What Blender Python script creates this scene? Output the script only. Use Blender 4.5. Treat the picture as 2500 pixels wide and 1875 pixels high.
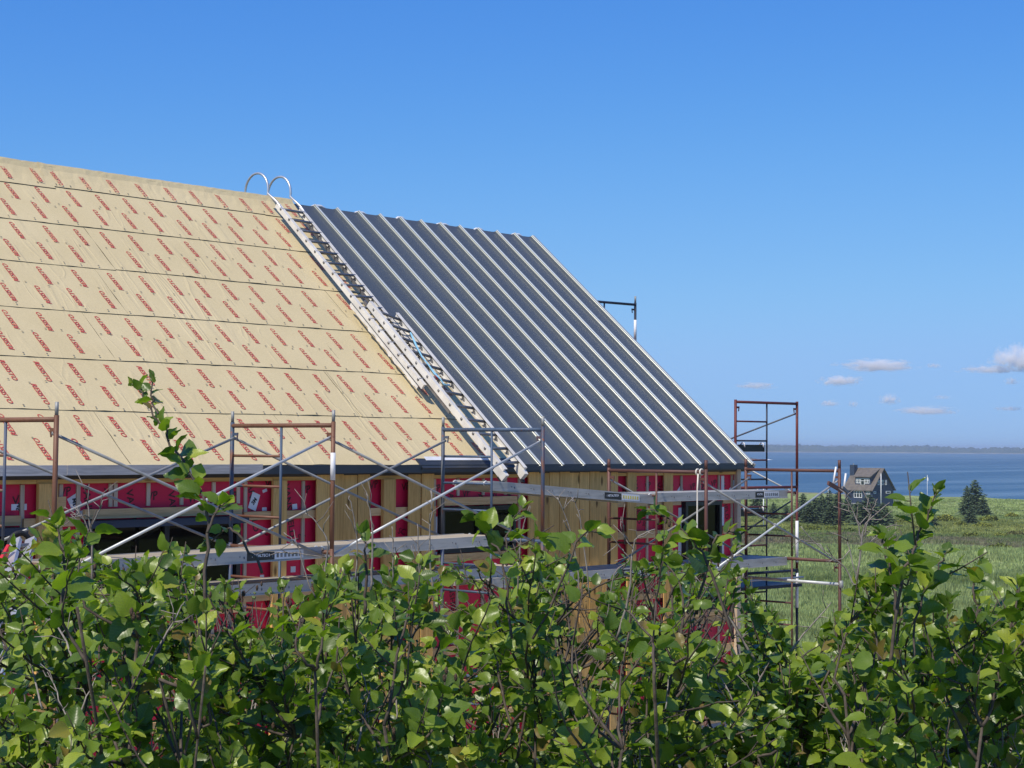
import bpy, math, random
import numpy as np
from mathutils import Vector, Matrix

SC = bpy.context.scene
for o in list(bpy.data.objects):
    bpy.data.objects.remove(o, do_unlink=True)
COL = SC.collection
rad = math.radians

# ------------------------------------------------------------------ camera
FPX = 4300.0                      # focal length in photo pixels (photo 2500 x 1875)
YAW, PITCH, ROLL = 0.84312, 0.035205, 0.0063417
_F = np.array([math.sin(YAW) * math.cos(PITCH), math.cos(YAW) * math.cos(PITCH), math.sin(PITCH)])
_R0 = np.array([math.cos(YAW), -math.sin(YAW), 0.0])
_U0 = np.cross(_R0, _F)
_R = math.cos(ROLL) * _R0 + math.sin(ROLL) * _U0
_U = math.cos(ROLL) * _U0 - math.sin(ROLL) * _R0
cam_d = bpy.data.cameras.new('camera')
cam_d.sensor_fit = 'HORIZONTAL'; cam_d.sensor_width = 36.0
cam_d.lens = 36.0 * FPX / 2500.0
cam_d.clip_start = 0.1; cam_d.clip_end = 120000
cam = bpy.data.objects.new('camera', cam_d); COL.objects.link(cam)
M = Matrix.Identity(4)
for i in range(3):
    M[i][0] = _R[i]; M[i][1] = _U[i]; M[i][2] = -_F[i]
cam.matrix_world = M
SC.camera = cam

# ------------------------------------------------------------------ sky, sun, exposure
SUN_EL = rad(54.0); SUN_AZ = rad(-98.0)         # azimuth clockwise from +Y
world = bpy.data.worlds.new('World'); SC.world = world; world.use_nodes = True
wn = world.node_tree; wn.nodes.clear()
w_out = wn.nodes.new('ShaderNodeOutputWorld'); w_bg = wn.nodes.new('ShaderNodeBackground')
w_sky = wn.nodes.new('ShaderNodeTexSky'); w_sky.sky_type = 'NISHITA'; w_sky.sun_disc = False
w_sky.sun_elevation = SUN_EL; w_sky.sun_rotation = SUN_AZ
w_sky.altitude = 20; w_sky.air_density = 1.0; w_sky.dust_density = 0.1; w_sky.ozone_density = 4.0
w_bg.inputs['Strength'].default_value = 0.10
# whole-sky colour grade (deep clear blue, soft pale horizon): one tone curve per channel, no direction involved
w_sc = wn.nodes.new('ShaderNodeVectorMath'); w_sc.operation = 'SCALE'; w_sc.inputs['Scale'].default_value = 1/24.0; wn.links.new(w_sky.outputs[0], w_sc.inputs[0])
w_cv = wn.nodes.new('ShaderNodeRGBCurve'); wn.links.new(w_sc.outputs[0], w_cv.inputs['Color'])
for _k, _pts in enumerate((((0, 0), (1.0, .030), (1.88, .080), (3.63, .190), (5.5, .265), (8.06, .290), (12, .42), (24, 1.15)),
                           ((0, 0), (2.0, .165), (3.18, .275), (5.55, .445), (7.24, .500), (8.04, .495), (12, .60), (24, 1.20)),
                           ((0, 0), (3.0, .50), (5.25, .74), (6.2, .795), (7.4, .845), (12, .90), (24, 1.25)))):
    _c = w_cv.mapping.curves[_k]
    for _j, (_x, _y) in enumerate(_pts):
        _p = _c.points[0] if _j == 0 else (_c.points[-1] if _j == len(_pts) - 1 else _c.points.new(_x/24.0, _y/2))
        _p.location = (_x/24.0, _y/2); _p.handle_type = 'AUTO_CLAMPED'
w_cv.mapping.update()
w_cmb = wn.nodes.new('ShaderNodeVectorMath'); w_cmb.operation = 'SCALE'; w_cmb.inputs['Scale'].default_value = 20.0; wn.links.new(w_cv.outputs[0], w_cmb.inputs[0])
wn.links.new(w_cmb.outputs[0], w_bg.inputs[0]); wn.links.new(w_bg.outputs[0], w_out.inputs[0])
sun_d = bpy.data.lights.new('sun', 'SUN'); sun_d.energy = 4.4; sun_d.angle = rad(0.53)
sun_d.color = (1.0, 0.93, 0.80)
sun = bpy.data.objects.new('sun', sun_d); COL.objects.link(sun)
SUNV = Vector((math.sin(SUN_AZ) * math.cos(SUN_EL), math.cos(SUN_AZ) * math.cos(SUN_EL), math.sin(SUN_EL)))
sun.rotation_euler = (-SUNV).to_track_quat('-Z', 'Y').to_euler()
sun.location = (-40, 0, 60)
SC.view_settings.view_transform = 'Standard'; SC.view_settings.look = 'None'
SC.view_settings.exposure = 0.08; SC.view_settings.gamma = 1.0
SC.view_settings.use_curve_mapping = False
SC.cycles.max_bounces = 8; SC.cycles.transparent_max_bounces = 12; SC.cycles.volume_bounces = 10

# ------------------------------------------------------------------ measuring helpers (photo pixel -> point on a real plane)
def ray(px, py):
    return _F + _R * ((px - 1250.0) / FPX) + _U * ((937.5 - py) / FPX)
def atY(px, py, Y):
    d = ray(px, py); return d * (Y / d[1])
def atD(px, py, depth):
    return ray(px, py) * depth
def atZ(px, py, Z):
    d = ray(px, py); return d * (Z / d[2])

# roof plane (standing seam tops): eave line and ridge line
YE, ZE, YR, ZR = 14.48, -0.225, 18.773, 3.4354
ALPHA = math.atan2(ZR - ZE, YR - YE); CA, SA = math.cos(ALPHA), math.sin(ALPHA)
SLEN = math.hypot(ZR - ZE, YR - YE)
RN = np.array([0.0, -SA, CA]); RUP = np.array([0.0, CA, SA]); RP0 = np.array([0.0, YE, ZE])
def roof(x, s, h=0.0):
    return RP0 + np.array([x, 0, 0]) + RUP * s + RN * h
def on_roof(px, py, h=0.0):
    d = ray(px, py); P0 = RP0 + RN * h
    P = d * ((P0 @ RN) / (d @ RN)); return P[0], float((P - P0) @ RUP)

# ------------------------------------------------------------------ mesh helpers
class MB:
    def __init__(s): s.v = []; s.f = []; s.m = []
    def add(s, vs, fs, mi=0):
        o = len(s.v); s.v += [tuple(map(float, p)) for p in vs]
        s.f += [tuple(i + o for i in f) for f in fs]; s.m += [mi] * len(fs); return s
    def box(s, a, b, mi=0):
        x0, y0, z0 = a; x1, y1, z1 = b
        if x0 > x1: x0, x1 = x1, x0
        if y0 > y1: y0, y1 = y1, y0
        if z0 > z1: z0, z1 = z1, z0
        return s.add([(x0,y0,z0),(x1,y0,z0),(x1,y1,z0),(x0,y1,z0),(x0,y0,z1),(x1,y0,z1),(x1,y1,z1),(x0,y1,z1)],
                     [(0,3,2,1),(4,5,6,7),(0,1,5,4),(1,2,6,5),(2,3,7,6),(3,0,4,7)], mi)
    def hexa(s, p, mi=0):
        # 8 points: 4 bottom ccw then 4 top
        return s.add(p, [(0,3,2,1),(4,5,6,7),(0,1,5,4),(1,2,6,5),(2,3,7,6),(3,0,4,7)], mi)
    def bar(s, a, b, w, h, up=(0,0,1), mi=0):
        a = np.array(a, float); b = np.array(b, float); d = b - a; d /= np.linalg.norm(d)
        u = np.array(up, float); u = u - d * (u @ d); u /= np.linalg.norm(u); r = np.cross(d, u)
        P = []
        for c in (a, b):
            P += [c - r*w/2 - u*h/2, c + r*w/2 - u*h/2, c + r*w/2 + u*h/2, c - r*w/2 + u*h/2]
        return s.add(P, [(0,1,2,3),(7,6,5,4),(0,4,5,1),(1,5,6,2),(2,6,7,3),(3,7,4,0)], mi)
    def tube(s, pts, r, n=10, cap=True, mi=0):
        pts = [np.array(p, float) for p in pts]; k = len(pts)
        rr = r if hasattr(r, '__len__') else [r] * k
        vs = []; prev = None
        for i, p in enumerate(pts):
            d = (pts[min(i+1, k-1)] - pts[max(i-1, 0)]); d = d / (np.linalg.norm(d) + 1e-12)
            if prev is None:
                ref = np.array([0, 0, 1.0]) if abs(d[2]) < .9 else np.array([1.0, 0, 0])
                u = np.cross(d, ref)
            else:
                u = prev - d * (prev @ d)
            u /= np.linalg.norm(u) + 1e-12; prev = u; w = np.cross(d, u)
            for j in range(n):
                a = 2 * math.pi * j / n
                vs.append(p + rr[i] * (math.cos(a) * u + math.sin(a) * w))
        fs = []
        for i in range(k - 1):
            for j in range(n):
                a = i*n + j; b = i*n + (j+1) % n
                fs.append((a, a + n, b + n, b))
        if cap:
            fs.append(tuple(range(n))); fs.append(tuple(range((k-1)*n + n - 1, (k-1)*n - 1, -1)))
        return s.add(vs, fs, mi)
    def build(s, name, mat, parent=None, smooth=False, origin=None):
        me = bpy.data.meshes.new(name)
        off = np.array(parent.location) if parent is not None and origin is None else np.array(origin if origin is not None else (0, 0, 0))
        if parent is not None and parent.parent is not None and origin is None:
            off = off + np.array(parent.parent.location)
        v = np.array(s.v, float).reshape(-1, 3) - off
        me.from_pydata(v.tolist(), [], s.f)
        mats = mat if isinstance(mat, (list, tuple)) else [mat]
        for m_ in mats: me.materials.append(m_)
        if len(mats) > 1: me.polygons.foreach_set('material_index', s.m)
        if smooth: me.polygons.foreach_set('use_smooth', [True] * len(me.polygons))
        me.update()
        return link(name, me, parent, None if parent is not None else (origin if origin is not None else (0, 0, 0)))
def link(name, data, parent=None, loc=None):
    o = bpy.data.objects.new(name, data); COL.objects.link(o)
    if parent is not None: o.parent = parent
    if loc is not None: o.location = tuple(map(float, loc))
    return o
def thing(name, label, cat, loc, group=None):
    o = link(name, None, None, loc); o.empty_display_size = .2
    o['label'] = label; o['category'] = cat
    if group: o['group'] = group
    return o
def tag(o, label, cat, group=None):
    o['label'] = label; o['category'] = cat
    if group: o['group'] = group
    return o
def kind(o, k, label=None):
    o['kind'] = k
    if label: o['label'] = label
    return o
def copy_thing(src, loc, label, rotz=None):
    r = src.copy(); COL.objects.link(r); r.location = tuple(map(float, loc)); r['label'] = label
    if rotz is not None: r.rotation_euler = (0, 0, rotz)
    for ch in list(src.children):
        c = ch.copy(); COL.objects.link(c); c.parent = r
        for g in list(ch.children):
            e = g.copy(); COL.objects.link(e); e.parent = c
    return r

# ------------------------------------------------------------------ material helpers
class NT:
    def __init__(s, name):
        s.m = bpy.data.materials.new(name); s.m.use_nodes = True; s.t = s.m.node_tree; s.t.nodes.clear()
        s.out = s.t.nodes.new('ShaderNodeOutputMaterial')
    def n(s, typ, **kw):
        nd = s.t.nodes.new(typ)
        for k, v in kw.items():
            if k.startswith('i_'):
                key = k[2:]; key = int(key) if key.isdigit() else key.replace('_', ' ')
                if hasattr(v, 'is_linked') : s.t.links.new(v, nd.inputs[key])
                else: nd.inputs[key].default_value = v
            else: setattr(nd, k, v)
        return nd
    def L(s, a, b): s.t.links.new(a, b)
    def coord(s, which='Object', scale=(1,1,1), rot=(0,0,0)):
        tc = s.n('ShaderNodeTexCoord'); mp = s.n('ShaderNodeMapping'); s.L(tc.outputs[which], mp.inputs[0])
        mp.inputs['Scale'].default_value = scale; mp.inputs['Rotation'].default_value = rot
        return mp.outputs[0]
    def noise(s, vec, scale, detail=4, rough=.55, dist=0):
        nd = s.n('ShaderNodeTexNoise'); nd.inputs['Scale'].default_value = scale; nd.inputs['Detail'].default_value = detail
        nd.inputs['Roughness'].default_value = rough; nd.inputs['Distortion'].default_value = dist
        s.L(vec, nd.inputs['Vector']); return nd.outputs['Fac']
    def ramp(s, fac, stops, interp='LINEAR'):
        nd = s.n('ShaderNodeValToRGB'); s.L(fac, nd.inputs[0]); cr = nd.color_ramp; cr.interpolation = interp
        while len(cr.elements) < len(stops): cr.elements.new(.5)
        for e, (p, c) in zip(cr.elements, stops):
            e.position = p; e.color = (c, c, c, 1) if isinstance(c, (int, float)) else (*c, 1)
        return nd.outputs[0]
    def mix(s, fac, a, b, mode='MIX'):
        nd = s.n('ShaderNodeMix', data_type='RGBA', blend_type=mode)
        for k, v in ((0, fac), (6, a), (7, b)):
            if hasattr(v, 'is_linked'): s.L(v, nd.inputs[k])
            else: nd.inputs[k].default_value = v if k == 0 else ((*v, 1) if len(v) == 3 else v)
        return nd.outputs[2]
    def math(s, op, a, b=None, clamp=False):
        nd = s.n('ShaderNodeMath', operation=op, use_clamp=clamp)
        for k, v in ((0, a), (1, b)):
            if v is None: continue
            if hasattr(v, 'is_linked'): s.L(v, nd.inputs[k])
            else: nd.inputs[k].default_value = v
        return nd.outputs[0]
    def bump(s, h, strength=.3, dist=.01):
        nd = s.n('ShaderNodeBump'); nd.inputs['Strength'].default_value = strength; nd.inputs['Distance'].default_value = dist
        s.L(h, nd.inputs['Height']); return nd.outputs[0]
    def rand(s): return s.n('ShaderNodeObjectInfo').outputs['Random']
    def bsdf(s, col, rough=.6, metal=0.0, spec=.5, normal=None, **kw):
        b = s.n('ShaderNodeBsdfPrincipled')
        for key, v in (('Base Color', col), ('Roughness', rough), ('Metallic', metal), ('Specular IOR Level', spec)):
            if hasattr(v, 'is_linked'): s.L(v, b.inputs[key])
            else: b.inputs[key].default_value = (*v, 1) if isinstance(v, tuple) else v
        if normal is not None: s.L(normal, b.inputs['Normal'])
        s.L(b.outputs[0], s.out.inputs[0]); return b
def vary(t, col, amt=.25):
    # per-object brightness variation
    r = t.math('MULTIPLY_ADD', t.rand(), amt * 2); r.node.inputs[2].default_value = 1 - amt
    return t.mix(1.0, col, r, 'MULTIPLY')

MAT = {}
def simple(name, c1, c2=None, scale=3.0, lo=.4, hi=.6, rough=.6, metal=0., bump=0., bscale=30., stretch=(1,1,1), amt=.0, spec=.5):
    t = NT(name); v = t.coord('Object', stretch)
    if c2 is not None: col = t.ramp(t.noise(v, scale, 6), [(lo, c1), (hi, c2)])
    else: col = t.ramp(t.noise(v, scale, 4), [(.3, tuple(x*.85 for x in c1)), (.7, tuple(min(1, x*1.12) for x in c1))])
    if amt: col = vary(t, col, amt)
    nm = t.bump(t.noise(v, bscale, 5), bump, .01) if bump else None
    t.bsdf(col, rough, metal, spec, nm); MAT[name] = t.m; return t.m

def wood(name, dark, light, amt=.18, axis='z', knots=True, rough=.75):
    t = NT(name); st = {'z': (9, 9, .55), 'x': (.55, 9, 9)}[axis]
    v = t.coord('Object', st)
    off = t.n('ShaderNodeVectorMath', operation='ADD'); t.L(v, off.inputs[0])
    cmb = t.n('ShaderNodeCombineXYZ'); r = t.rand(); rr = t.math('MULTIPLY', r, 37.0)
    for k in range(3): t.L(rr, cmb.inputs[k])
    t.L(cmb.outputs[0], off.inputs[1]); v2 = off.outputs[0]
    g = t.noise(v2, 3.2, 7, .65, 1.2)
    col = t.ramp(g, [(.28, dark), (.62, light), (.8, tuple(x*.9 for x in light))])
    if knots:
        vk = t.coord('Object', (4.5, 4.5, 1.6) if axis == 'z' else (1.6, 4.5, 4.5))
        o2 = t.n('ShaderNodeVectorMath', operation='ADD'); t.L(vk, o2.inputs[0]); t.L(cmb.outputs[0], o2.inputs[1])
        vo = t.n('ShaderNodeTexVoronoi'); vo.inputs['Scale'].default_value = 1.0; t.L(o2.outputs[0], vo.inputs['Vector'])
        kf = t.ramp(vo.outputs['Distance'], [(.06, 1.0), (.13, 0.0)])
        col = t.mix(kf, col, tuple(x*.35 for x in dark))
    big = t.noise(t.coord('Object'), 1.3, 3)
    col = t.mix(1.0, col, t.ramp(big, [(.3, .82), (.7, 1.08)]), 'MULTIPLY')
    col = vary(t, col, amt)
    t.bsdf(col, rough, 0, .25, t.bump(g, .25, .004)); MAT[name] = t.m; return t.m

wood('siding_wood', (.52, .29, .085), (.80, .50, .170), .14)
wood('strap_wood', (.50, .31, .13), (.74, .50, .245), .15, 'x')
wood('top_wood', (.50, .27, .07), (.74, .44, .14), .1, 'x')
wood('furring_wood', (.44, .34, .24), (.64, .52, .38), .15, 'z', False)
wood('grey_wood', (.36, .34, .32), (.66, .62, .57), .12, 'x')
wood('plank_wood', (.32, .26, .18), (.48, .41, .30), .1, 'x')
simple('membrane_back', (.02, .02, .022))
simple('concrete', (.30, .30, .30), (.40, .40, .39), 2.0, rough=.9, bump=.2)
simple('dark_metal', (.030, .038, .050), rough=.42)
simple('flash_navy', (.018, .028, .055), rough=.5)
simple('black_frame', (.012, .012, .014), rough=.35)
simple('white_tape', (.72, .72, .73), rough=.5)
simple('galv', (.34, .34, .34), (.46, .46, .46), 14., rough=.45, metal=.5)
simple('alu', (.55, .55, .56), (.66, .66, .66), 9., rough=.42, metal=.7)
simple('ladder_white', (.60, .57, .52), (.70, .67, .61), 6., rough=.5, metal=0.)
simple('rung_grey', (.16, .16, .17), (.23, .23, .24), 8., rough=.42, metal=.6)
simple('plank_side', (.36, .345, .315), (.47, .45, .41), 7., rough=.5, metal=.15, stretch=(.4, 3, 3))
simple('rope_white', (.66, .62, .54), rough=.9, bump=.4, bscale=200)
simple('rope_blue', (.25, .52, .68), rough=.8)
simple('red_plastic', (.55, .02, .04), rough=.45)
simple('black_rubber', (.015, .015, .016), rough=.7)
simple('label_black', (.02, .02, .02), rough=.5)
simple('label_white', (.75, .75, .75), rough=.5)
simple('label_yellow', (.70, .58, .10), rough=.5)
simple('text_white', (.8, .8, .8), rough=.6)
simple('text_black', (.02, .02, .025), rough=.6)
def painted(name, a, b, lo, hi, scale=2.2, rough=.55, spots=(.20, .07, .035)):
    t = NT(name); v = t.coord('Object', (1, 1, .55)); n = t.noise(v, scale, 8, .68, .6)
    col = t.ramp(n, [(lo, a), (hi, b)])
    sp = t.ramp(t.noise(v, 26., 6, .7), [(.60, 0.), (.66, 1.)])
    col = t.mix(sp, col, spots); col = vary(t, col, .12)
    t.bsdf(col, rough, .1, .4, t.bump(t.noise(v, 60., 4), .25, .003)); MAT[name] = t.m
painted('paint_rust', (.135, .060, .034), (.195, .092, .056), .35, .65, spots=(.10, .035, .02))
painted('paint_blue', (.040, .070, .125), (.075, .115, .18), .35, .6)
painted('paint_bluerust', (.045, .075, .13), (.19, .08, .045), .47, .53, 1.6)
painted('paint_grey', (.12, .13, .14), (.07, .09, .14), .42, .6, 2.0)
painted('paint_red', (.090, .040, .032), (.130, .058, .046), .35, .65, spots=(.09, .035, .025))
painted('paint_crimson', (.100, .022, .020), (.145, .034, .029), .35, .65, spots=(.05, .02, .02))
painted('paint_navy', (.012, .016, .03), (.025, .03, .05), .4, .6, spots=(.06, .03, .02))

# red sheathing membrane on the wall
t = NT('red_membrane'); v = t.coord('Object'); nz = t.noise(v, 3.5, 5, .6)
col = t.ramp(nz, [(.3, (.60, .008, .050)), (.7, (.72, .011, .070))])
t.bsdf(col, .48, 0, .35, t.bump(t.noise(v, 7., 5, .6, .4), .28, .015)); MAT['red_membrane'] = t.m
simple('red_print', (.055, .002, .006), rough=.55)

# beige roofing underlay with creases
t = NT('underlay'); v = t.coord('Object')
big = t.noise(v, 1.1, 4)
col = t.ramp(big, [(.3, (.60, .485, .265)), (.7, (.66, .54, .31))])
fine = t.noise(v, 55., 4)
col = t.mix(1.0, col, t.ramp(fine, [(.3, .94), (.7, 1.05)]), 'MULTIPLY')
# creases run mostly down the slope: noise stretched along local slope direction
vs = t.coord('Object', (5.5, 1.0, 1.0), (0, 0, rad(7)))
ridge = t.noise(vs, .62, 2, .45, 1.1)
cre = t.math('ABSOLUTE', t.math('SUBTRACT', ridge, .5))
cre = t.ramp(cre, [(0.0, 1.0), (.055, 0.0)])
msk = t.ramp(t.noise(v, .9, 3), [(.46, 0.0), (.60, 1.0)])
cre = t.math('MULTIPLY', cre, msk)
hgt = t.math('ADD', cre, t.math('MULTIPLY', t.noise(v, 5., 4, .55), .45))
t.bsdf(col, .62, 0, .3, t.bump(hgt, .34, .014)); MAT['underlay'] = t.m
simple('resisto_red', (.56, .075, .060), rough=.6)
simple('lap_black', (.045, .038, .03), rough=.8)
simple('staple_grey', (.16, .15, .12), rough=.6)
# standing seam steel
t = NT('steel_roof'); v = t.coord('Object', (1, 1, 1))
n1 = t.noise(v, 1.2, 3); col = t.ramp(n1, [(.3, (.118, .128, .114)), (.7, (.132, .142, .127))])
col = vary(t, col, .05)
ro = t.ramp(t.noise(t.coord('Object', (3, .4, .4)), 3., 4), [(.3, .40), (.7, .47)])
t.bsdf(col, ro, .45, .5, t.bump(t.noise(v, 1.6, 3), .22, .02)); MAT['steel_roof'] = t.m
_b = [n_ for n_ in t.t.nodes if n_.type == 'BSDF_PRINCIPLED'][0]; _b.inputs['Coat Weight'].default_value = .55; _b.inputs['Coat Roughness'].default_value = .22; _b.inputs['Coat IOR'].default_value = 1.5
t = NT('steel_rib_lit'); t.bsdf((.42, .45, .45), .42, .2, .5); MAT['steel_rib_lit'] = t.m  # rib sides coloured paler than the pans to look sunlit
t = NT('steel_top_lit'); t.bsdf((.46, .50, .52), .42, .2, .5); MAT['steel_top_lit'] = t.m  # bright sunlit line of the seam top put into the colour
t = NT('steel_base'); t.bsdf((.30, .31, .30), .34, .15, .5); MAT['steel_base'] = t.m
# glass
t = NT('dark_glass'); v = t.coord('Object'); n = t.noise(v, 9., 6, .7)
t.bsdf(t.ramp(n, [(.45, (.003, .003, .003)), (.75, (.006, .008, .005))]), .06, 0, .22); MAT['dark_glass'] = t.m

# ================================================================== THE SETTING
SEA_Z = -16.5
rng = np.random.default_rng(7)
def dune_r(az):   # distance of the dune crest, az in degrees clockwise from +Y
    return np.interp(az, [-180, 30, 55, 58, 62, 66, 100, 180], [700, 640, 600, 578, 545, 528, 520, 560])
def ground_z(x, y):
    x = np.asarray(x, float); y = np.asarray(y, float)
    r = np.hypot(x, y); az = np.degrees(np.arctan2(x, y)); dr = dune_r(az)
    z = np.interp(r, [0, 3.5, 8, 12, 15, 30, 60, 105, 200, 400], [-1.65, -1.75, -2.7, -4.2, -4.5, -4.7, -9.5, -14.2, -14.9, -15.0])
    und = .28*np.sin(x*.043 + 1.3)*np.sin(y*.037) + .22*np.sin(x*.11 + y*.07) + .10*np.sin(x*.31 - y*.27)
    z = z + und * np.clip((r - 60) / 60, 0, 1)
    z = z + np.clip((r - dr + 60) / 60, 0, 1) * .5 * np.clip((dr + 20 - r) / 20, 0, 1)
    z = np.where(r > dr, z - (r - dr) * .055, z)
    return np.maximum(z, -22)

t = NT('ground_meadow'); tc = t.n('ShaderNodeTexCoord')
sx = t.n('ShaderNodeSeparateXYZ'); t.L(tc.outputs['Object'], sx.inputs[0])
def meadow_color(t):
    tc = t.n('ShaderNodeTexCoord'); ge = t.n('ShaderNodeNewGeometry')
    ln = t.n('ShaderNodeVectorMath', operation='LENGTH'); t.L(ge.outputs['Position'], ln.inputs[0])
    wv = t.n('ShaderNodeMapping'); t.L(ge.outputs['Position'], wv.inputs[0]); wv.inputs['Rotation'].default_value = (0, 0, rad(60)); wv.inputs['Scale'].default_value = (1, .35, 1)
    n1 = t.noise(wv.outputs[0], .045, 5, .6, .4)
    r = t.math('ADD', ln.outputs['Value'], t.math('MULTIPLY', t.math('MULTIPLY', t.math('SUBTRACT', n1, .5), 170.0), t.math('MINIMUM', t.math('DIVIDE', ln.outputs['Value'], 250.0), 1.0)))
    f = t.math('DIVIDE', r, 640.0)
    reed = (.275, .330, .130); ol = (.150, .200, .068); br = (.20, .165, .115); yl = (.235, .255, .075); lt = (.275, .335, .120); gv = (.50, .43, .33)  # gv: gravel, made extra pale to bounce warm light onto the wall
    col = t.ramp(f, [(.0, ol), (.011, ol), (.0145, gv), (.05, gv), (.065, ol), (.10, ol), (.17, reed), (.28, reed), (.31, ol), (.345, reed), (.40, reed), (.43, br), (.47, ol), (.56, yl), (.63, ol), (.70, lt), (.80, lt), (.9, lt), (.93, (.26, .24, .15))])
    n2 = t.noise(ge.outputs['Position'], .35, 6, .65)
    col = t.mix(1.0, col, t.ramp(n2, [(.3, .62), (.7, 1.22)]), 'MULTIPLY')
    n3 = t.noise(wv.outputs[0], .16, 4, .6)
    col = t.mix(t.ramp(n3, [(.52, 0.), (.64, .62)]), col, (.130, .160, .055))
    return col
col = meadow_color(t); v = t.coord('Object'); 
t.bsdf(col, .95, 0, .1, t.bump(t.noise(v, 2.2, 6, .7), .8, .25)); MAT['ground'] = t.m
t = NT('reed_grass'); col = meadow_color(t)
at_ = t.n('ShaderNodeAttribute', attribute_name='lr'); 
col = t.mix(1.0, col, t.ramp(at_.outputs['Fac'], [(0, .95), (1, 1.75)]), 'MULTIPLY')
b = t.n('ShaderNodeBsdfDiffuse'); tr = t.n('ShaderNodeBsdfTranslucent'); t.L(col, b.inputs[0]); t.L(col, tr.inputs[0])
mx = t.n('ShaderNodeMixShader'); mx.inputs[0].default_value = .35; t.L(b.outputs[0], mx.inputs[1]); t.L(tr.outputs[0], mx.inputs[2]); t.L(mx.outputs[0], t.out.inputs[0])
MAT['reed'] = t.m

azs = np.radians(np.concatenate([np.arange(-180, 30, 6), np.arange(30, 52, 1.0), np.arange(52, 68, .2), np.arange(68, 84, 1.0), np.arange(84, 180, 6)]))
rs = np.concatenate([np.linspace(.0, 14, 22)[1:], np.linspace(15, 60, 24), np.linspace(64, 300, 90), np.linspace(305, 720, 100)])
A, Rr = np.meshgrid(azs, rs); X = Rr*np.sin(A); Y = Rr*np.cos(A); Z = ground_z(X, Y)
nv = len(azs); vs_ = np.stack([X, Y, Z], -1).reshape(-1, 3).tolist(); vs_.append((0, 0, -1.65)); c0 = len(vs_) - 1
fs_ = []
for i in range(len(rs) - 1):
    for j in range(nv):
        k = (j + 1) % nv; fs_.append((i*nv + j, i*nv + k, (i+1)*nv + k, (i+1)*nv + j))
for j in range(nv): fs_.append((c0, (j+1) % nv, j))
g = MB(); g.add(vs_, [tuple(reversed(f)) for f in fs_]); go = g.build('ground', MAT['ground'], smooth=True)
kind(go, 'structure')

# sea
t = NT('sea_water'); v = t.coord('Object')
wv = t.coord('Object', (.35, 1, 1), (0, 0, rad(-33)))
sw = t.noise(wv, .09, 6, .65, .3)
patch = t.noise(t.coord('Object', (.0012, .011, 1), (0, 0, rad(-33))), 1.0, 7, .68)
col = t.ramp(patch, [(.36, (.014, .046, .078)), (.52, (.026, .066, .104)), (.66, (.11, .17, .21))])
hb = t.math('ADD', sw, t.math('MULTIPLY', t.noise(wv, .6, 5, .6), .5))
t.bsdf(col, .34, 0, .30, t.bump(hb, .5, 1.4)); MAT['sea'] = t.m
m = MB(); R_ = 19000.
n = 96; ring = [(R_*math.cos(2*math.pi*i/n), R_*math.sin(2*math.pi*i/n), SEA_Z) for i in range(n)]
rin = [(400*math.cos(2*math.pi*i/n), 400*math.sin(2*math.pi*i/n), SEA_Z) for i in range(n)]
m.add(ring + rin, [(i, (i+1) % n, n + (i+1) % n, n + i) for i in range(n)])
kind(m.build('sea', MAT['sea']), 'structure')

# far wooded shore across the bay
simple('far_wood', (.030, .048, .026), (.055, .070, .040), .012, rough=1.0)
simple('far_rock', (.16, .14, .12), (.26, .24, .21), .02, rough=1.0)
def az_of(px): 
    d = ray(px, 1090); return math.atan2(d[0], d[1])
m = MB(); m2 = MB()
def far_ridge(px0, px1, dist, hmax, seed, depth=500.0, nseg=420):
    rg = np.random.default_rng(seed); a0, a1 = az_of(px0), az_of(px1)
    tt = np.linspace(0, 1, nseg); az = a0 + (a1 - a0)*tt
    env = np.clip(tt*6, 0, 1)**.5 * np.clip((1 - tt)*8, 0, 1)**.5
    k = np.convolve(rg.normal(size=nseg + 40), np.ones(41)/41, 'valid')[:nseg]*2.2
    jag = np.convolve(rg.random(nseg + 2), [.3, .5, .2], 'valid')[:nseg]
    h = env*hmax*(.62 + .22*k + .30*jag)
    rows = [(0.0, 0.0, 0), (10., .12, 0), (16., .55, 1), (60., .95, 1), (140., 1.0, 1), (depth, .3, 1)]
    P = []
    for (dd, hh, _) in rows:
        jit = rg.normal(size=nseg)*.06*hmax*(hh > .3)
        P.append(np.stack([(dist + dd)*np.sin(az), (dist + dd)*np.cos(az), SEA_Z - .3 + np.maximum(h*hh + jit*env, 0.0)], -1))
    P = np.concatenate(P)
    for i in range(len(rows) - 1):
        tgt = m2 if i == 0 else m
        vs = np.concatenate([P[i*nseg:(i+1)*nseg], P[(i+1)*nseg:(i+2)*nseg]])
        tgt.add(vs, [(j, j + 1, nseg + j + 1, nseg + j) for j in range(nseg - 1)])
far_ridge(1560, 3400, 6400, 30., 3)
fo = m.build('far_wooded_shore', MAT['far_wood']); kind(fo, 'structure')
kind(m2.build('far_shore_rocks', MAT['far_rock'], None), 'structure')
m = MB(); m2b = m2; m2 = MB(); far_ridge(1250, 2420, 10500, 40., 11)
kind(m.build('farther_wooded_shore', MAT['far_wood']), 'structure'); 
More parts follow.
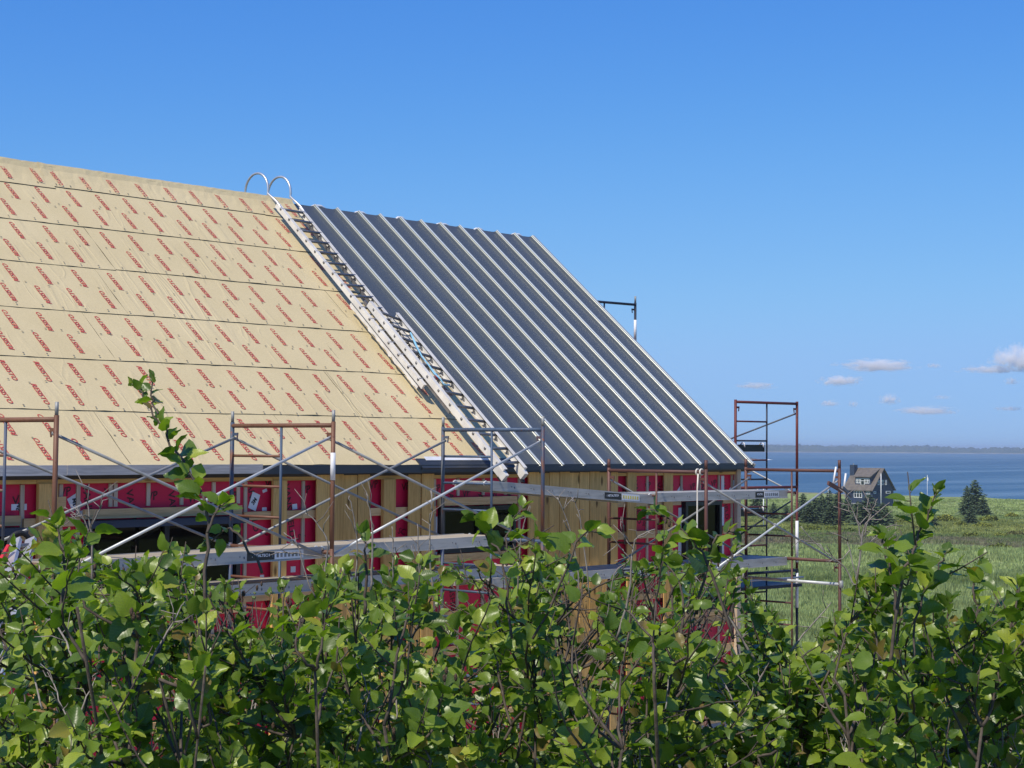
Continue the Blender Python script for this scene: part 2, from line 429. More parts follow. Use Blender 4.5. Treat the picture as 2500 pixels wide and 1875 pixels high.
# near headland with surf (behind the scaffold, right of the roof corner)
simple('headland_rock', (.030, .035, .030), (.05, .052, .045), .05, rough=1.0)
m = MB()
def mound(m, px0, px1, dist, h, seed, nx=60, ny=10, dep=90.):
    rg = np.random.default_rng(seed); a0, a1 = az_of(px0), az_of(px1); P = []
    for j in range(ny):
        u = j/(ny - 1)
        for i in range(nx):
            w = i/(nx - 1); e = max(0, 1 - w)**.6 * math.sin(math.pi*min(1, u*.9 + .1))**.7
            r = dist + u*dep; a = a0 + (a1 - a0)*w
            P.append((r*math.sin(a), r*math.cos(a), SEA_Z - .5 + h*e*(1 + .12*rg.normal())))
    m.add(P, [(j*nx+i, j*nx+i+1, (j+1)*nx+i+1, (j+1)*nx+i) for j in range(ny-1) for i in range(nx-1)])
mound(m, 1700, 1856, 2400, 9.5, 5)
kind(m.build('rocky_headland', MAT['headland_rock']), 'structure')
simple('surf_foam', (.8, .82, .84), rough=.9)
m = MB()
for k in range(9):
    a = az_of(1846 + 26*rng.random()); r = 2380 + 25*rng.random(); L = 6 + 10*rng.random()
    c = np.array([r*math.sin(a), r*math.cos(a), SEA_Z + .25]); e = np.array([math.cos(a), -math.sin(a), 0])
    f_ = np.array([math.sin(a), math.cos(a), 0])
    m.hexa([c - e*L - f_*2, c + e*L - f_*2, c + e*L + f_*2, c - e*L + f_*2, c - e*L*.5 - f_ + (0,0,.7), c + e*L*.5 - f_ + (0,0,.6), c + e*L*.5 + f_ + (0,0,.7), c - e*L*.5 + f_ + (0,0,.7)])
kind(m.build('surf', MAT['surf_foam']), 'stuff', 'white surf breaking at the tip of the dark headland')

# reed and grass tufts covering the marsh (uncountable)
NB = 95000
az = np.radians(rng.uniform(53.2, 67.5, NB)); r = 88*np.exp(rng.random(NB)*math.log(530/88.))
keep = r < dune_r(np.degrees(az)) + 4; az, r = az[keep], r[keep]; NB = len(r)
bx, by = r*np.sin(az), r*np.cos(az); bz = ground_z(bx, by)
clump = np.sin(bx*.21 + 2)*np.sin(by*.17) + .6*np.sin(bx*.53 + by*.41)
h = (.35 + .35*rng.random(NB))*(1 + .35*clump)*np.clip(200/r, .55, 1.0); wd = (.035 + .045*rng.random(NB))*np.clip(r/130, .8, 3.0)
V = np.zeros((NB, 9, 3)); 
for q in range(3):
    th = rng.random(NB)*math.pi; ca, sa = np.cos(th), np.sin(th); lean = rng.normal(size=(NB, 2))*.22
    ox, oy = rng.normal(size=NB)*.18, rng.normal(size=NB)*.18
    V[:, q*3+0] = np.stack([bx+ox-ca*wd, by+oy-sa*wd, bz-.05], -1)
    V[:, q*3+1] = np.stack([bx+ox+ca*wd, by+oy+sa*wd, bz-.05], -1)
    V[:, q*3+2] = np.stack([bx+ox+lean[:, 0]*h, by+oy+lean[:, 1]*h, bz+h*(.8+.4*rng.random(NB))], -1)
def fast_mesh(name, V, F, mat, lr=None, smooth=False, uv=None):
    me = bpy.data.meshes.new(name); V = np.asarray(V, np.float32).reshape(-1, 3); F = np.asarray(F, np.int32)
    k = F.shape[1]; me.vertices.add(len(V)); me.vertices.foreach_set('co', V.ravel())
    me.loops.add(F.size); me.loops.foreach_set('vertex_index', F.ravel())
    me.polygons.add(len(F)); me.polygons.foreach_set('loop_start', np.arange(0, F.size, k, dtype=np.int32))
    if smooth: me.polygons.foreach_set('use_smooth', np.ones(len(F), bool))
    if lr is not None:
        a = me.attributes.new('lr', 'FLOAT', 'POINT'); a.data.foreach_set('value', np.asarray(lr, np.float32))
    if uv is not None:
        u = me.uv_layers.new(name='UVMap'); u.data.foreach_set('uv', np.asarray(uv, np.float32)[F.ravel()].ravel())
    me.update(calc_edges=True); me.validate(); me.materials.append(mat); return me
me = fast_mesh('marsh_grass', V, np.arange(NB*9).reshape(-1, 3), MAT['reed'], np.repeat(rng.random(NB), 9))
kind(link('marsh_grass', me), 'stuff', 'tall green reeds and grass covering the marsh')

# ================================================================== THE HOUSE UNDER CONSTRUCTION
HX0, HX1 = 3.5, 21.40            # wall ends along X
HZ = -4.5
YRED = 14.70
HB = np.array([12.0, 18.0, HZ])
house = thing('house_under_construction', 'house being built: red wrapped wall, half-clad steel roof with beige underlay', 'house', HB)
# --- wall membrane (box-like shell)
m = MB(); YB = 2*YR - 14.70
m.box((HX0, YRED, -3.86), (HX1, YRED + .15, -.28))
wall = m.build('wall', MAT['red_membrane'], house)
m = MB(); m.box((HX0, YRED + .15, -3.86), (HX0 + .15, YB, -.28)); m.box((HX1 - .15, YRED + .15, -3.86), (HX1, YB, -.28)); m.box((HX0, YB, -3.86), (HX1, YB + .15, -.28))
for X_ in (HX0, HX1 - .15):
    m.add([(X_, 14.72, -.28), (X_, YB, -.28), (X_, YR, ZR - .12), (X_+.15, 14.72, -.28), (X_+.15, YB, -.28), (X_+.15, YR, ZR - .12)],
          [(0, 2, 1), (3, 4, 5), (0, 1, 4, 3), (1, 2, 5, 4), (2, 0, 3, 5)])
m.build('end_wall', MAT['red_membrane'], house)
m = MB(); m.box((HX0 - .05, YRED - .10, -4.9), (HX1 + .05, YB + .2, -3.92)); m.build('foundation', MAT['concrete'], house)
m = MB(); m.box((HX0, YRED - .11, -3.92), (HX1 + .02, YRED + .1, -3.85)); m.build('sill_board', MAT['strap_wood'], house)

def piece(name, a, b, mat, parent=wall):
    return MB().box(a, b).build(name, MAT[mat], parent)
# column positions along X measured on the wall
W1 = (10.18, 12.10, -.76, -1.68); W2 = (15.18, 16.52, -.735, -1.29); W3 = (20.10, 20.98, -.77, -2.3); W0 = (7.9, 9.40, -.80, -1.70)
wins = [W0, W1, W2, W3]
def free_spans(x0, x1, z0, z1):
    sp = [(x0, x1)]
    for (a, b, zt, zb) in wins:
        if z1 < zb - .02 or z0 > zt + .04: continue
        n2 = []
        for (p, q) in sp:
            if b <= p or a >= q: n2.append((p, q)); continue
            if a - .07 > p: n2.append((p, a - .07))
            if b + .07 < q: n2.append((b + .07, q))
        sp = n2
    return sp
# top boards under the eave
xs_ = [HX0, 6.9, 9.59, 12.54, 15.03, 18.4, HX1]
for i in range(len(xs_) - 1):
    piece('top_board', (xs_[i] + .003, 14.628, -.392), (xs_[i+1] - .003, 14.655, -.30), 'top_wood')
# furring strips (vertical, behind the straps)
fur = [4.3, 4.9, 5.5, 6.1, 6.7, 7.3, 8.3, 9.0, 9.45, 9.88, 10.08, 10.46, 10.52, 10.92, 11.34, 11.76, 12.09, 12.19, 12.62, 13.01, 13.45, 13.85, 14.27, 14.69, 15.09, 15.50, 15.95, 16.36, 16.62, 17.0, 17.5, 18.0, 18.45, 18.83, 19.27, 19.66, 20.06, 20.50, 20.97, 21.30]
for k, xf in enumerate(fur):
    segs = [(-.40, -3.84)]
    for (a, b, zt, zb) in wins:
        if a - .04 < xf + .02 < b + .04: segs = [(-.40, zt + .13), (zb - .12, -3.84)]
    for (z1, z0) in segs:
        piece('furring_strip', (xf, 14.682, z0), (xf + .042, YRED, z1), 'furring_wood')
# horizontal straps
for k, z1 in enumerate([-.722, -1.145, -1.57, -1.99, -2.41, -2.83, -3.25, -3.66]):
    z0 = z1 - (.088 + .012*((k*7) % 3))
    for (a, b) in free_spans(HX0, HX1, z0, z1):
        cuts = [a] + [c for c in (7.4, 9.85, 13.0 + .4*(k % 2), 17.3 + .5*(k % 3)) if a + .3 < c < b - .3] + [b]
        for p, q in zip(cuts[:-1], cuts[1:]):
            piece('strap', (p + .002, 14.655, z0), (q - .002, 14.682, z1), 'strap_wood')
for (a, b, zt, zb) in wins:
    piece('window_header', (a - .03, 14.640, zt + .015), (b + .03, 14.682, zt + .11), 'strap_wood')
    piece('window_sill_board', (a - .05, 14.630, zb - .10), (b + .05, 14.682, zb - .01), 'strap_wood')
# vertical siding boards
cols_ = [(9.60, 9.82), (12.54, 12.74), (13.16, 13.36), (13.363, 13.567), (13.573, 13.785), (13.79, 13.98), (14.19, 14.39), (14.60, 14.81), (14.82, 15.03)]
x = 16.73
for k in range(8): cols_.append((x, x + .2)); x += .2035
cols_ += [(18.40, 18.55), (18.75, 18.95), (19.58, 19.79)]
for k, (a, b) in enumerate(cols_):
    dz = .012*math.sin(k*2.3); zb = -3.85
    mm = MB(); yy = 14.608 + .005*((k*5) % 3); cut = -1.45 - .25*((k*3) % 4)
    top = -.302 if (b - a) > .14 and a > 13.1 and not (14.1 < a < 14.4) else -.392
    yb = 14.627 if top > -.35 else 14.654
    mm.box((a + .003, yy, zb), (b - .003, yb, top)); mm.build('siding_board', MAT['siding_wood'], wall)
piece('block', (9.83, 14.655, -.64), (9.94, 14.681, -.52), 'strap_wood')
piece('block', (9.44, 14.655, -.98), (9.585, 14.681, -.82), 'strap_wood')
piece('corner_board', (21.33, 14.60, -3.85), (21.42, 14.654, -.302), 'furring_wood')
# windows
for (a, b, zt, zb) in wins:
    m = MB(); f = .055; y0, y1 = 14.625, 14.72
    m.box((a, y0, zb), (a + f, y1, zt)); m.box((b - f, y0, zb), (b, y1, zt))
    m.box((a + f, y0, zt - f), (b - f, y1, zt)); m.box((a + f, y0, zb), (b - f, y1, zb + f))
    win = m.build('window', MAT['black_frame'], house)
    nm = 2 if b - a > 1.2 else 1; wdt = (b - a - 2*f)/nm
    for q in range(nm):
        xa = a + f + q*wdt
        if q: piece('mullion', (xa - .03, 14.632, zb + f), (xa + .03, 14.70, zt - f), 'black_frame', win)
        piece('pane', (xa + (.031 if q else .001), 14.668, zb + f + .001), (xa + wdt - (.031 if q < nm - 1 else .001), 14.676, zt - f - .001), 'dark_glass', win)
# dark recess head flashing above the left window
for (a, b, zt, zb) in (W0, W1):
    piece('head_flashing', (a - .05, 14.56, zt - .075), (b + .06, 14.624, zt - .004), 'flash_navy', house)
# tape strips and stickers on the membrane
def sticker(px, py, wpx, hpx, rot, txt=None):
    c = atY(px, py, 14.694); s_ = 1/250.0*1.35
    w, h_ = wpx*s_/2*1.3, hpx*s_/2
    cr, sr = math.cos(rot), math.sin(rot)
    P = [(c[0] + cr*u*w - sr*v_*h_, 14.6965, c[2] + sr*u*w + cr*v_*h_) for u, v_ in ((-1,-1),(1,-1),(1,1),(-1,1))]
    P2 = [(p[0], 14.6985, p[2]) for p in P]
    o = MB().add(P + P2, [(0,1,2,3),(7,6,5,4),(0,4,5,1),(1,5,6,2),(2,6,7,3),(3,7,4,0)]).build('tape_patch', MAT['white_tape'], house)
    return c, o
def text_mesh(body, size, shear=0.0, bold=0.0, space=1.0):
    cu = bpy.data.curves.new('txt', 'FONT'); cu.body = body; cu.size = size; cu.shear = shear; cu.offset = bold
    cu.space_character = space; cu.align_x = 'CENTER'; cu.align_y = 'CENTER'; cu.resolution_u = 2
    ob = bpy.data.objects.new('txt', cu); COL.objects.link(ob)
    dg = bpy.context.evaluated_depsgraph_get(); dg.update()
    me = bpy.data.meshes.new_from_object(ob.evaluated_get(dg))
    V = np.zeros(len(me.vertices)*3); me.vertices.foreach_get('co', V); F = [tuple(p.vertices) for p in me.polygons]
    bpy.data.objects.remove(ob); bpy.data.curves.remove(cu); bpy.data.meshes.remove(me)
    return V.reshape(-1, 3), F
def place_text(mb, VF, origin, ux, uy):
    V, F = VF; P = np.array(origin) + np.outer(V[:, 0], ux) + np.outer(V[:, 1], uy); mb.add(P, F)
T3M = text_mesh('3M', .062, 0, .003)
for (px, py, w, h_, rot, tx) in ((183, 1226, 18, 26, .5, 1), (621, 1224, 16, 34, -.35, 1), (647, 1198, 9, 6, .3, 0), (646, 1243, 9, 7, 0, 0), (720, 1237, 10, 11, .1, 0),
        (716, 1322, 9, 10, 0, 0), (47, 1238, 24, 11, 0, 1), (1661, 1196, 16, 16, .7, 0), (1790, 1190, 11, 40, 0, 0), (1785, 1196, 10, 14, .5, 0), (716, 1390, 10, 12, 0, 0), (640, 1412, 8, 14, 0, 0), (196, 1255, 12, 10, .3, 0)):
    c, o = sticker(px, py, w, h_, rot, tx)
    if tx:
        q = MB(); a = rot + rad(70); place_text(q, T3M, (c[0], 14.6955, c[2]), (math.cos(a), 0, math.sin(a)), (-math.sin(a), 0, math.cos(a)))
        q.build('sticker_lettering', MAT['text_black'], o)
for (xx, z1, z0) in ((21.06, -.41, -.70), (21.06, -.86, -1.13), (21.06, -1.27, -1.56), (21.06, -1.7, -1.98), (15.10, -.85, -1.13), (15.10, -1.27, -1.4), (20.02, -.85, -1.13), (20.02, -1.27, -1.55)):
    o = piece('white_tape_strip', (xx, 14.693, z0), (xx + .07, 14.6985, z1), 'white_tape')
# dark print on the red membrane
q = MB()
for (bd, sz) in (('VANSHIELD', .115),):
    VFa = text_mesh(bd, sz, 0, .002); VFb = text_mesh('VP', .12, .2, .002); VFc = text_mesh('SC', .10, .2, .001)
rg = np.random.default_rng(4)
xt = 4.0
while xt < 21.2:
    for zz in np.arange(-.75, -3.8, -1.15):
        zz += rg.normal()*.05
        place_text(q, VFa, (xt, 14.6975, zz), (.17, 0, -.985), (.985, 0, .17))
        place_text(q, VFb, (xt + .23, 14.6975, zz + .22), (.98, 0, .2), (-.2, 0, .98))
        place_text(q, VFc, (xt + .17, 14.6975, zz - .30), (.98, 0, -.2), (.2, 0, .98))
    xt += .52
q.build('membrane_print', MAT['red_print'], wall)

# --- roof
UX1 = 16.42                                  # where the steel starts
LIFT = -.052                                 # deck below the seam-top plane
m = MB()
def slab(m, x0, x1, s0, s1, h0, h1, mi=0):
    m.hexa([roof(x0, s0, h0), roof(x1, s0, h0), roof(x1, s1, h0), roof(x0, s1, h0), roof(x0, s0, h1), roof(x1, s0, h1), roof(x1, s1, h1), roof(x0, s1, h1)], mi)
slab(m, HX0 - .1, 21.56, .03, SLEN - .05, LIFT - .14, LIFT - .006)
# far slope
def mir(p): p = np.array(p); return np.array([p[0], 2*YR - p[1], p[2]])
fr = [mir(roof(x, s, h)) for h in (LIFT - .14, LIFT - .006) for (x, s) in ((HX0 - .1, .03), (21.56, .03), (21.56, SLEN - .05), (HX0 - .1, SLEN - .05))]
m.add(fr, [(0,1,2,3),(7,6,5,4),(0,4,5,1),(1,5,6,2),(2,6,7,3),(3,7,4,0)])
roofo = m.build('roof', MAT['membrane_back'], house)
# fascia
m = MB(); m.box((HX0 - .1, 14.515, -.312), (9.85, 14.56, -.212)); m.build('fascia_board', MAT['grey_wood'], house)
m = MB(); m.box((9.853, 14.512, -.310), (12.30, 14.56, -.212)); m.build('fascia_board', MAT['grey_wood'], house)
m = MB(); m.box((12.30, 14.500, -.318), (21.58, 14.56, -.226)); fa = m.build('fascia_cover', MAT['dark_metal'], house)
m = MB(); m.box((HX0, 14.56, -.305), (21.50, 14.71, -.285)); m.build('soffit', MAT['strap_wood'], house)
# underlay courses (sheets lap over the course below, lower edge a little proud)
S_ = [.055, .914, 1.789, 2.655, 3.54, 4.404, 5.252]
rg = np.random.default_rng(12)
seamX = {}
def sX(px, py): return on_roof(px, py, LIFT)[0]
seamX[4] = [sX(236, 599), ]; seamX[3] = [sX(264, 703), sX(743, 651)]; seamX[2] = [sX(233, 811), sX(716, 742)]
seamX[1] = [sX(744, 843), sX(700, 905) + .6]; seamX[0] = [sX(266, 1060), sX(715, 1075), ]
seamX[5] = [8.0]
words = text_mesh('RESISTO', .087, .22, .0017, 1.05)
WME = bpy.data.meshes.new('printed_word'); WME.from_pydata(words[0].tolist(), [], words[1]); WME.materials.append(MAT['resisto_red'])
def put_word(parent, P, ux, uy):
    n = np.cross(ux, uy); o = link('printed_word', WME, parent); P = P - HB
    o.matrix_local = Matrix(((ux[0], uy[0], n[0], P[0]), (ux[1], uy[1], n[1], P[1]), (ux[2], uy[2], n[2], P[2]), (0, 0, 0, 1)))
wl = words[0][:, 0].max() - words[0][:, 0].min()
def sheet(x0, x1, s0, s1, dirs, first, nx=None, wave=.006, hlow=.013):
    nx = max(4, int((x1 - x0)/.12)); ns = 6; m = MB(); P = []
    wv = np.cumsum(rg.normal(size=nx + 1))*.002; wv = np.clip(wv - wv.mean(), -.009, .009)
    for j in range(ns + 1):
        u = j/ns
        for i in range(nx + 1):
            x = x0 + (x1 - x0)*i/nx; s = s0 + (s1 + .06 - s0)*u + (wv[i] if j == 0 else 0)
            h_ = LIFT + hlow*(1 - u) + .001 + (rg.normal()*.0016 if 0 < j < ns else 0) + (abs(rg.normal())*.003 if j == 0 else 0)
            P.append(roof(x, s, h_))
    n1 = nx + 1
    m.add(P, [(j*n1+i, j*n1+i+1, (j+1)*n1+i+1, (j+1)*n1+i) for j in range(ns) for i in range(nx)], 0)
    E_ = [P[i] for i in range(n1)] + [np.array(P[i]) - RN*(hlow + .002) for i in range(n1)]
    m.add(E_, [(i, n1 + i, n1 + i + 1, i + 1) for i in range(nx)], 1)
    L_ = [P[j*n1 + nx] for j in range(ns+1)] + [np.array(P[j*n1 + nx]) - RN*.012 for j in range(ns+1)]
    m.add(L_, [(j, ns + 1 + j, ns + 2 + j, j + 1) for j in range(ns)], 1)
    so = m.build('underlay_sheet', [MAT['underlay'], MAT['lap_black']], house, smooth=False)
    so.data.polygons.foreach_set('use_smooth', [True]*len(so.data.polygons))
    q = MB()
    ph = rg.random()*.42
    x = x0 + .12 + ph*.3
    while x < x1 - .08:
        for row in (0, 1):
            u0 = (s1 - s0)
            sc = s1 - (.225 if row == 0 else .60)*u0/.87 - .02; xx = x + (.20 if row else 0) + rg.normal()*.012
            if xx > x1 - .07 or sc - wl/2 < s0 + .01: continue
            f_ = 1.0 if dirs > 0 else -1.0
            hh = LIFT + hlow*(1 - (sc - s0)/(s1 + .06 - s0)) + .0068
            V, F = words
            # text runs along the slope; dirs>0 reads upward
            sk = .06
            ux = (RUP*1.0 + np.array([-sk, 0, 0]))*f_; uy = np.array([-1.0, 0, 0])*f_
            hl = hlow/(s1 + .06 - s0)
            put_word(so, roof(xx, sc, hh), ux - RN*hl*f_, uy)
        x += .425
    return so
for c in range(6):
    xs2 = [HX0 - .1] + sorted(seamX.get(c, [])) + [UX1 + .02]
    for k in range(len(xs2) - 1):
        d = 1
        if c == 0: d = 1 if k == 0 else -1
        if c == 1: d = -1 if k == 0 else 1
        sheet(xs2[k] + (.0 if k == 0 else .004), xs2[k+1], S_[c], S_[c+1], d, k == 0, hlow=.0065 + .0015*(k % 2))
# ridge cap sheets: bulge over the ridge
def cap_sheet(x0, x1, s0, d):
    prof = [(s0, .012), (s0 + .12, .014), (5.45, .018), (5.58, .030), (5.64, .050)]
    nx = int((x1 - x0)/.07); P = []
    bl = np.convolve(rg.normal(size=nx + 12), np.ones(6)/6, 'valid')[:nx + 1]*.010; bl = np.abs(bl)
    rows = [roof(0, s, LIFT + h_) for s, h_ in prof]
    top = np.array([0, YR + .02, ZR + .028]); rows += [top, mir(rows[-1]), mir(rows[1])]
    for j, p in enumerate(rows):
        for i in range(nx + 1):
            x = x0 + (x1 - x0)*i/nx; e = bl[i]*(1.0 if j in (3, 4, 5) else .25)
            P.append(p + np.array([x, 0, 0]) + np.array([0, -.4, .9])*(e + rg.normal()*.0016*(j > 0)))
    n1 = nx + 1; m = MB()
    m.add(P, [(j*n1+i, j*n1+i+1, (j+1)*n1+i+1, (j+1)*n1+i) for j in range(len(rows) - 1) for i in range(nx)], 0)
    E_ = [P[i] for i in range(n1)] + [np.array(P[i]) - RN*.012 for i in range(n1)]
    m.add(E_, [(i, n1 + i, n1 + i + 1, i + 1) for i in range(nx)], 1)
    so = m.build('ridge_sheet', [MAT['underlay'], MAT['lap_black']], house, smooth=False)
    q = MB(); x = x0 + .15
    while x < x1 - .1:
        V, F = words; xx = x + rg.normal()*.02; ux = (RUP + np.array([-.05, 0, 0]))*d; uy = np.array([-1., 0, 0])*d
        sc = 5.27 + .17; put_word(so, roof(xx, sc, LIFT + .030), ux, uy); x += .43
cap_sheet(HX0 - .1, sX(128, 452), 5.20, 1); cap_sheet(sX(128, 452) - .06, sX(640, 510), 5.245, -1); cap_sheet(sX(640, 510) - .05, UX1 - .02, 5.235, 1)
# cap nails along laps and mid rows (too small to pick apart)
m = MB()
for c in range(1, 7):
    x = HX0
    while x < UX1 - .1:
        p = roof(x, S_[c] + .035 + rg.normal()*.008, LIFT + .024); rr = .012
        vs = [p + RN*.004] + [p + rr*(math.cos(a)*np.array([1., 0, 0]) + math.sin(a)*RUP) for a in np.linspace(0, 2*math.pi, 7)[:-1]]
        m.add(vs, [(0, i + 1, (i + 1) % 6 + 1) for i in range(6)])
        x += .30 + rg.normal()*.04
for c in range(6):
    x = HX0
    while x < UX1 - .1:
        p = roof(x, (S_[c] + S_[c+1])/2 + .02 + rg.normal()*.03, LIFT + .0165); rr = .010
        vs = [p + RN*.003] + [p + rr*(1.6*math.cos(a)*np.array([1., 0, 0]) + .7*math.sin(a)*RUP) for a in np.linspace(0, 2*math.pi, 7)[:-1]]
        m.add(vs, [(0, i + 1, (i + 1) % 6 + 1) for i in range(6)])
        x += .21 + rg.normal()*.06
kind(m.build('cap_nails', MAT['staple_grey'], roofo), 'stuff')
# drip edge along the beige part
m = MB(); slab(m, HX0 - .1, 15.4, .028, .10, LIFT - .008, LIFT - .002); m.build('drip_edge', MAT['white_tape'], house)
m = MB(); slab(m, 14.7, UX1 + .02, -.03, .14, LIFT - .001, LIFT + .028); m.box((14.7, 14.487, -.30), (21.60, 14.500, -.262)); m.build('eave_flashing', MAT['dark_metal'], house)
m = MB(); slab(m, 14.85, 16.1, .10, .165, LIFT + .03, LIFT + .036); m.build('white_liner', MAT['white_tape'], house)
# steel pans with standing seams
DXR = .43; X_R0 = 21.555
for k in range(12):
    xr = X_R0 - k*DXR; xl = xr - DXR + .002
    if k == 11: xl = UX1
    m = MB(); h0, h1 = -.0405 - .008, -.0405
    s0, s1 = -.008, SLEN - .003
    ns = 10; P = []
    for j in range(ns + 1):
        s = s0 + (s1 - s0)*j/ns; ww = .0015*math.sin(j*1.7 + k)
        cove = [(xr - .013 - .075*(1 - math.sin(a_)), h1 + .034*(1 - math.cos(a_))) for a_ in np.linspace(0, math.pi/2, 7)]  # pan edge curved up to catch a sheen along the rib
        for (xx, hh) in [(xl, h1), (xl + .02, h1), ((xl + xr)/2 - .03, h1 + ww)] + cove + [(xr - .012, -.002), (xr - .009, .004), (xr + .011, .004), (xr + .012, h1 - .006)]:
            P.append(roof(xx, s, hh))
    w = 14; base_n = len(m.v)
    m.add(P, [(j*w+i, j*w+i+1, (j+1)*w+i+1, (j+1)*w+i) for j in range(ns) for i in range(9)], 0)
    for j in range(ns):
        for i in range(9, w - 1):
            m.add([P[j*w+i], P[j*w+i+1], P[(j+1)*w+i+1], P[(j+1)*w+i]], [(0, 1, 2, 3)], 1 if i in (9, 12) else 2)
    a, b_, c_, d_ = roof(xl, s0, h1), roof(xr + .012, s0, h1), roof(xr + .012, s0, h1 - .02), roof(xl, s0, h1 - .02)
    m.add([a, b_, c_, d_], [(3, 2, 1, 0)], 0)
    m.add([P[7], P[8], P[9], P[10], P[11], P[12], P[13]], [(0, 1, 2, 3, 4, 5, 6)], 1)
    m.build('roof_panel', [MAT['steel_roof'], MAT['steel_rib_lit'], MAT['steel_top_lit']], roofo, True)
m = MB(); slab(m, 21.545, 21.60, -.03, SLEN, -.17, -.052); slab(m, 21.566, 21.60, -.03, SLEN, -.052, -.001); m.build('rake_trim', MAT['steel_base'], house)
# ridge bits of underlay showing over the steel
m = MB(); 
for k in range(6):
    x0 = 16.9 + k*.83 + rg.random()*.2; p = np.array([x0, YR + .03, ZR - .04])
    w = .12 + .1*rg.random(); hh = .016 + .012*rg.random()
    MB().tube([p + (-w, 0, -.02), p + (-w*.4, 0, hh*.8), p + (w*.3, .01, hh), p + (w, 0, -.02)], [.012, .022, .022, .012], 6).build('ridge_liner', MAT['white_tape'], house, smooth=True)

# ================================================================== SCAFFOLDING IN FRONT OF THE WALL
simple('galv_dark', (.235, .240, .232), (.315, .32, .31), 6., rough=.5, metal=.15)  # darker grey for pins and clamps; on wall-side braces it stands for shade
simple('galv_bright', (.46, .475, .465), (.56, .575, .56), 6., rough=.42, metal=.15)
YN, YF, XS0, BAY = 12.394, 13.889, 8.313, 3.05
FW = YF - YN
def scaffold_frame(label, x, y_near, zbar, height, mats, dirv=(0, 1, 0), pins=True, lean=(0, 0), group='scaffold frames', inner=.5, tape=None, jack=0.0, width=FW):
    """posts at y_near and +width along dirv; ladder rungs between the inner upright and the far post"""
    d = np.array(dirv, float); base = np.array([x, y_near, zbar - height])
    o = thing('scaffold', label, 'scaffold', base, group)
    pn, pf, tb, lr_, rg_ = [MAT[k] for k in mats]
    def P(u, z):                              # u along frame, z height above the base
        return base + d*u + np.array([lean[0]*z, lean[1]*z, z])
    r = .0215
    for u, mt in ((0, pn), (width, pf)):
        MB().tube([P(u, 0), P(u, height*.5), P(u, height + .035)], r, 12).build('post', mt, o, True)
        if pins:
            MB().tube([P(u, height + .035), P(u, height + .145)], .0165 if mats[2] != 'paint_red' else .0205, 10).build('coupling_pin', MAT['galv_dark'] if mats[2] != 'paint_red' else mt, o, True)
        # brace lock near the top
        s = 1 if u == 0 else -1
        m = MB(); c = P(u, height - .085)
        m.bar(c + d*s*.018, c + d*s*.085, .012, .030); m.bar(c + d*s*.085 + (0, 0, .015), c + d*s*.072 + (0, 0, -.06), .010, .014)
        m.build('brace_lock', mt, o)
        if jack:
            MB().tube([P(u, 0), P(u, -jack)], .016, 8).build('base_jack', MAT['galv'], o, True)
    m = MB().tube([P(.0, height - .0), P(width*.5, height), P(width, height)], .0215, 12); m.build('top_bar', tb, o, True)
    ui = width*inner
    MB().tube([P(ui, .03), P(ui, height - .01)], .0135, 8).build('ladder_upright', lr_, o, True)
    zz = height - .30; k = 0
    while zz > .08:
        MB().tube([P(ui, zz), P(width, zz)], .0135, 8).build('rung', rg_ if k % 2 else tb, o, True); zz -= .30; k += 1
    if tape:
        for (u, z0, z1) in tape:
            MB().tube([P(u, z0), P(u, z1)], .0245, 12).build('tape_wrap', MAT['white_tape'], o, True)
    return o
XF = [XS0 + BAY*i for i in range(5)]; XF = [8.29, 11.363, 14.424, 17.45, 20.51]
ZB = [.194, .186, .179, -.300, -.305]
TM = [('paint_rust', 'paint_grey', 'paint_rust', 'paint_grey', 'paint_rust'),
      ('paint_rust', 'paint_bluerust', 'paint_rust', 'paint_blue', 'paint_bluerust'),
      ('paint_bluerust', 'paint_grey', 'paint_blue', 'paint_blue', 'paint_blue'),
      ('paint_red', 'paint_red', 'paint_red', 'paint_red', 'paint_red'),
      ('paint_red', 'paint_red', 'paint_red', 'paint_red', 'paint_red')]
TL = ['rusty scaffold frame at the left picture edge before the eave',
      'scaffold frame with rusty top bar and blue rungs, white tape on its post',
      'blue painted scaffold frame in front of the roof ladders',
      'red-brown scaffold frame with a rope tied on, before the right of the wall',
      'red-brown scaffold frame standing free right of the house corner']
LEANX = [-.010, -.004, .002, .005, .008]
HT = 1.205
for i in range(5):
    scaffold_frame(TL[i], XF[i] - LEANX[i]*0, YN, ZB[i], HT, TM[i], lean=(LEANX[i]*-1.0, 0), tape=[(0, HT - .52, HT - .26)] if i == 1 else None)
LOW = ['lower scaffold frame under the left edge frame, behind leaves', 'lower scaffold frame with rusty bar below the taped frame', 'lower scaffold frame below the blue one, behind leaves',
       'lower red-brown scaffold frame under the one with the rope', 'lower red-brown scaffold frame right of the house corner']
for i in range(5):
    z2 = ZB[i] - HT; xx = XF[i] - LEANX[i]*-1.0*HT*0
    scaffold_frame(LOW[i], xx, YN, z2, 1.52, TM[i], pins=False, group='lower scaffold frames')
    scaffold_frame(LOW[i].replace('lower', 'lowest', 1), xx, YN, z2 - 1.54, 1.36, TM[i], pins=False, group='lowest scaffold frames', jack=max(.05, (z2 - 1.54 - 1.36) + 4.5))
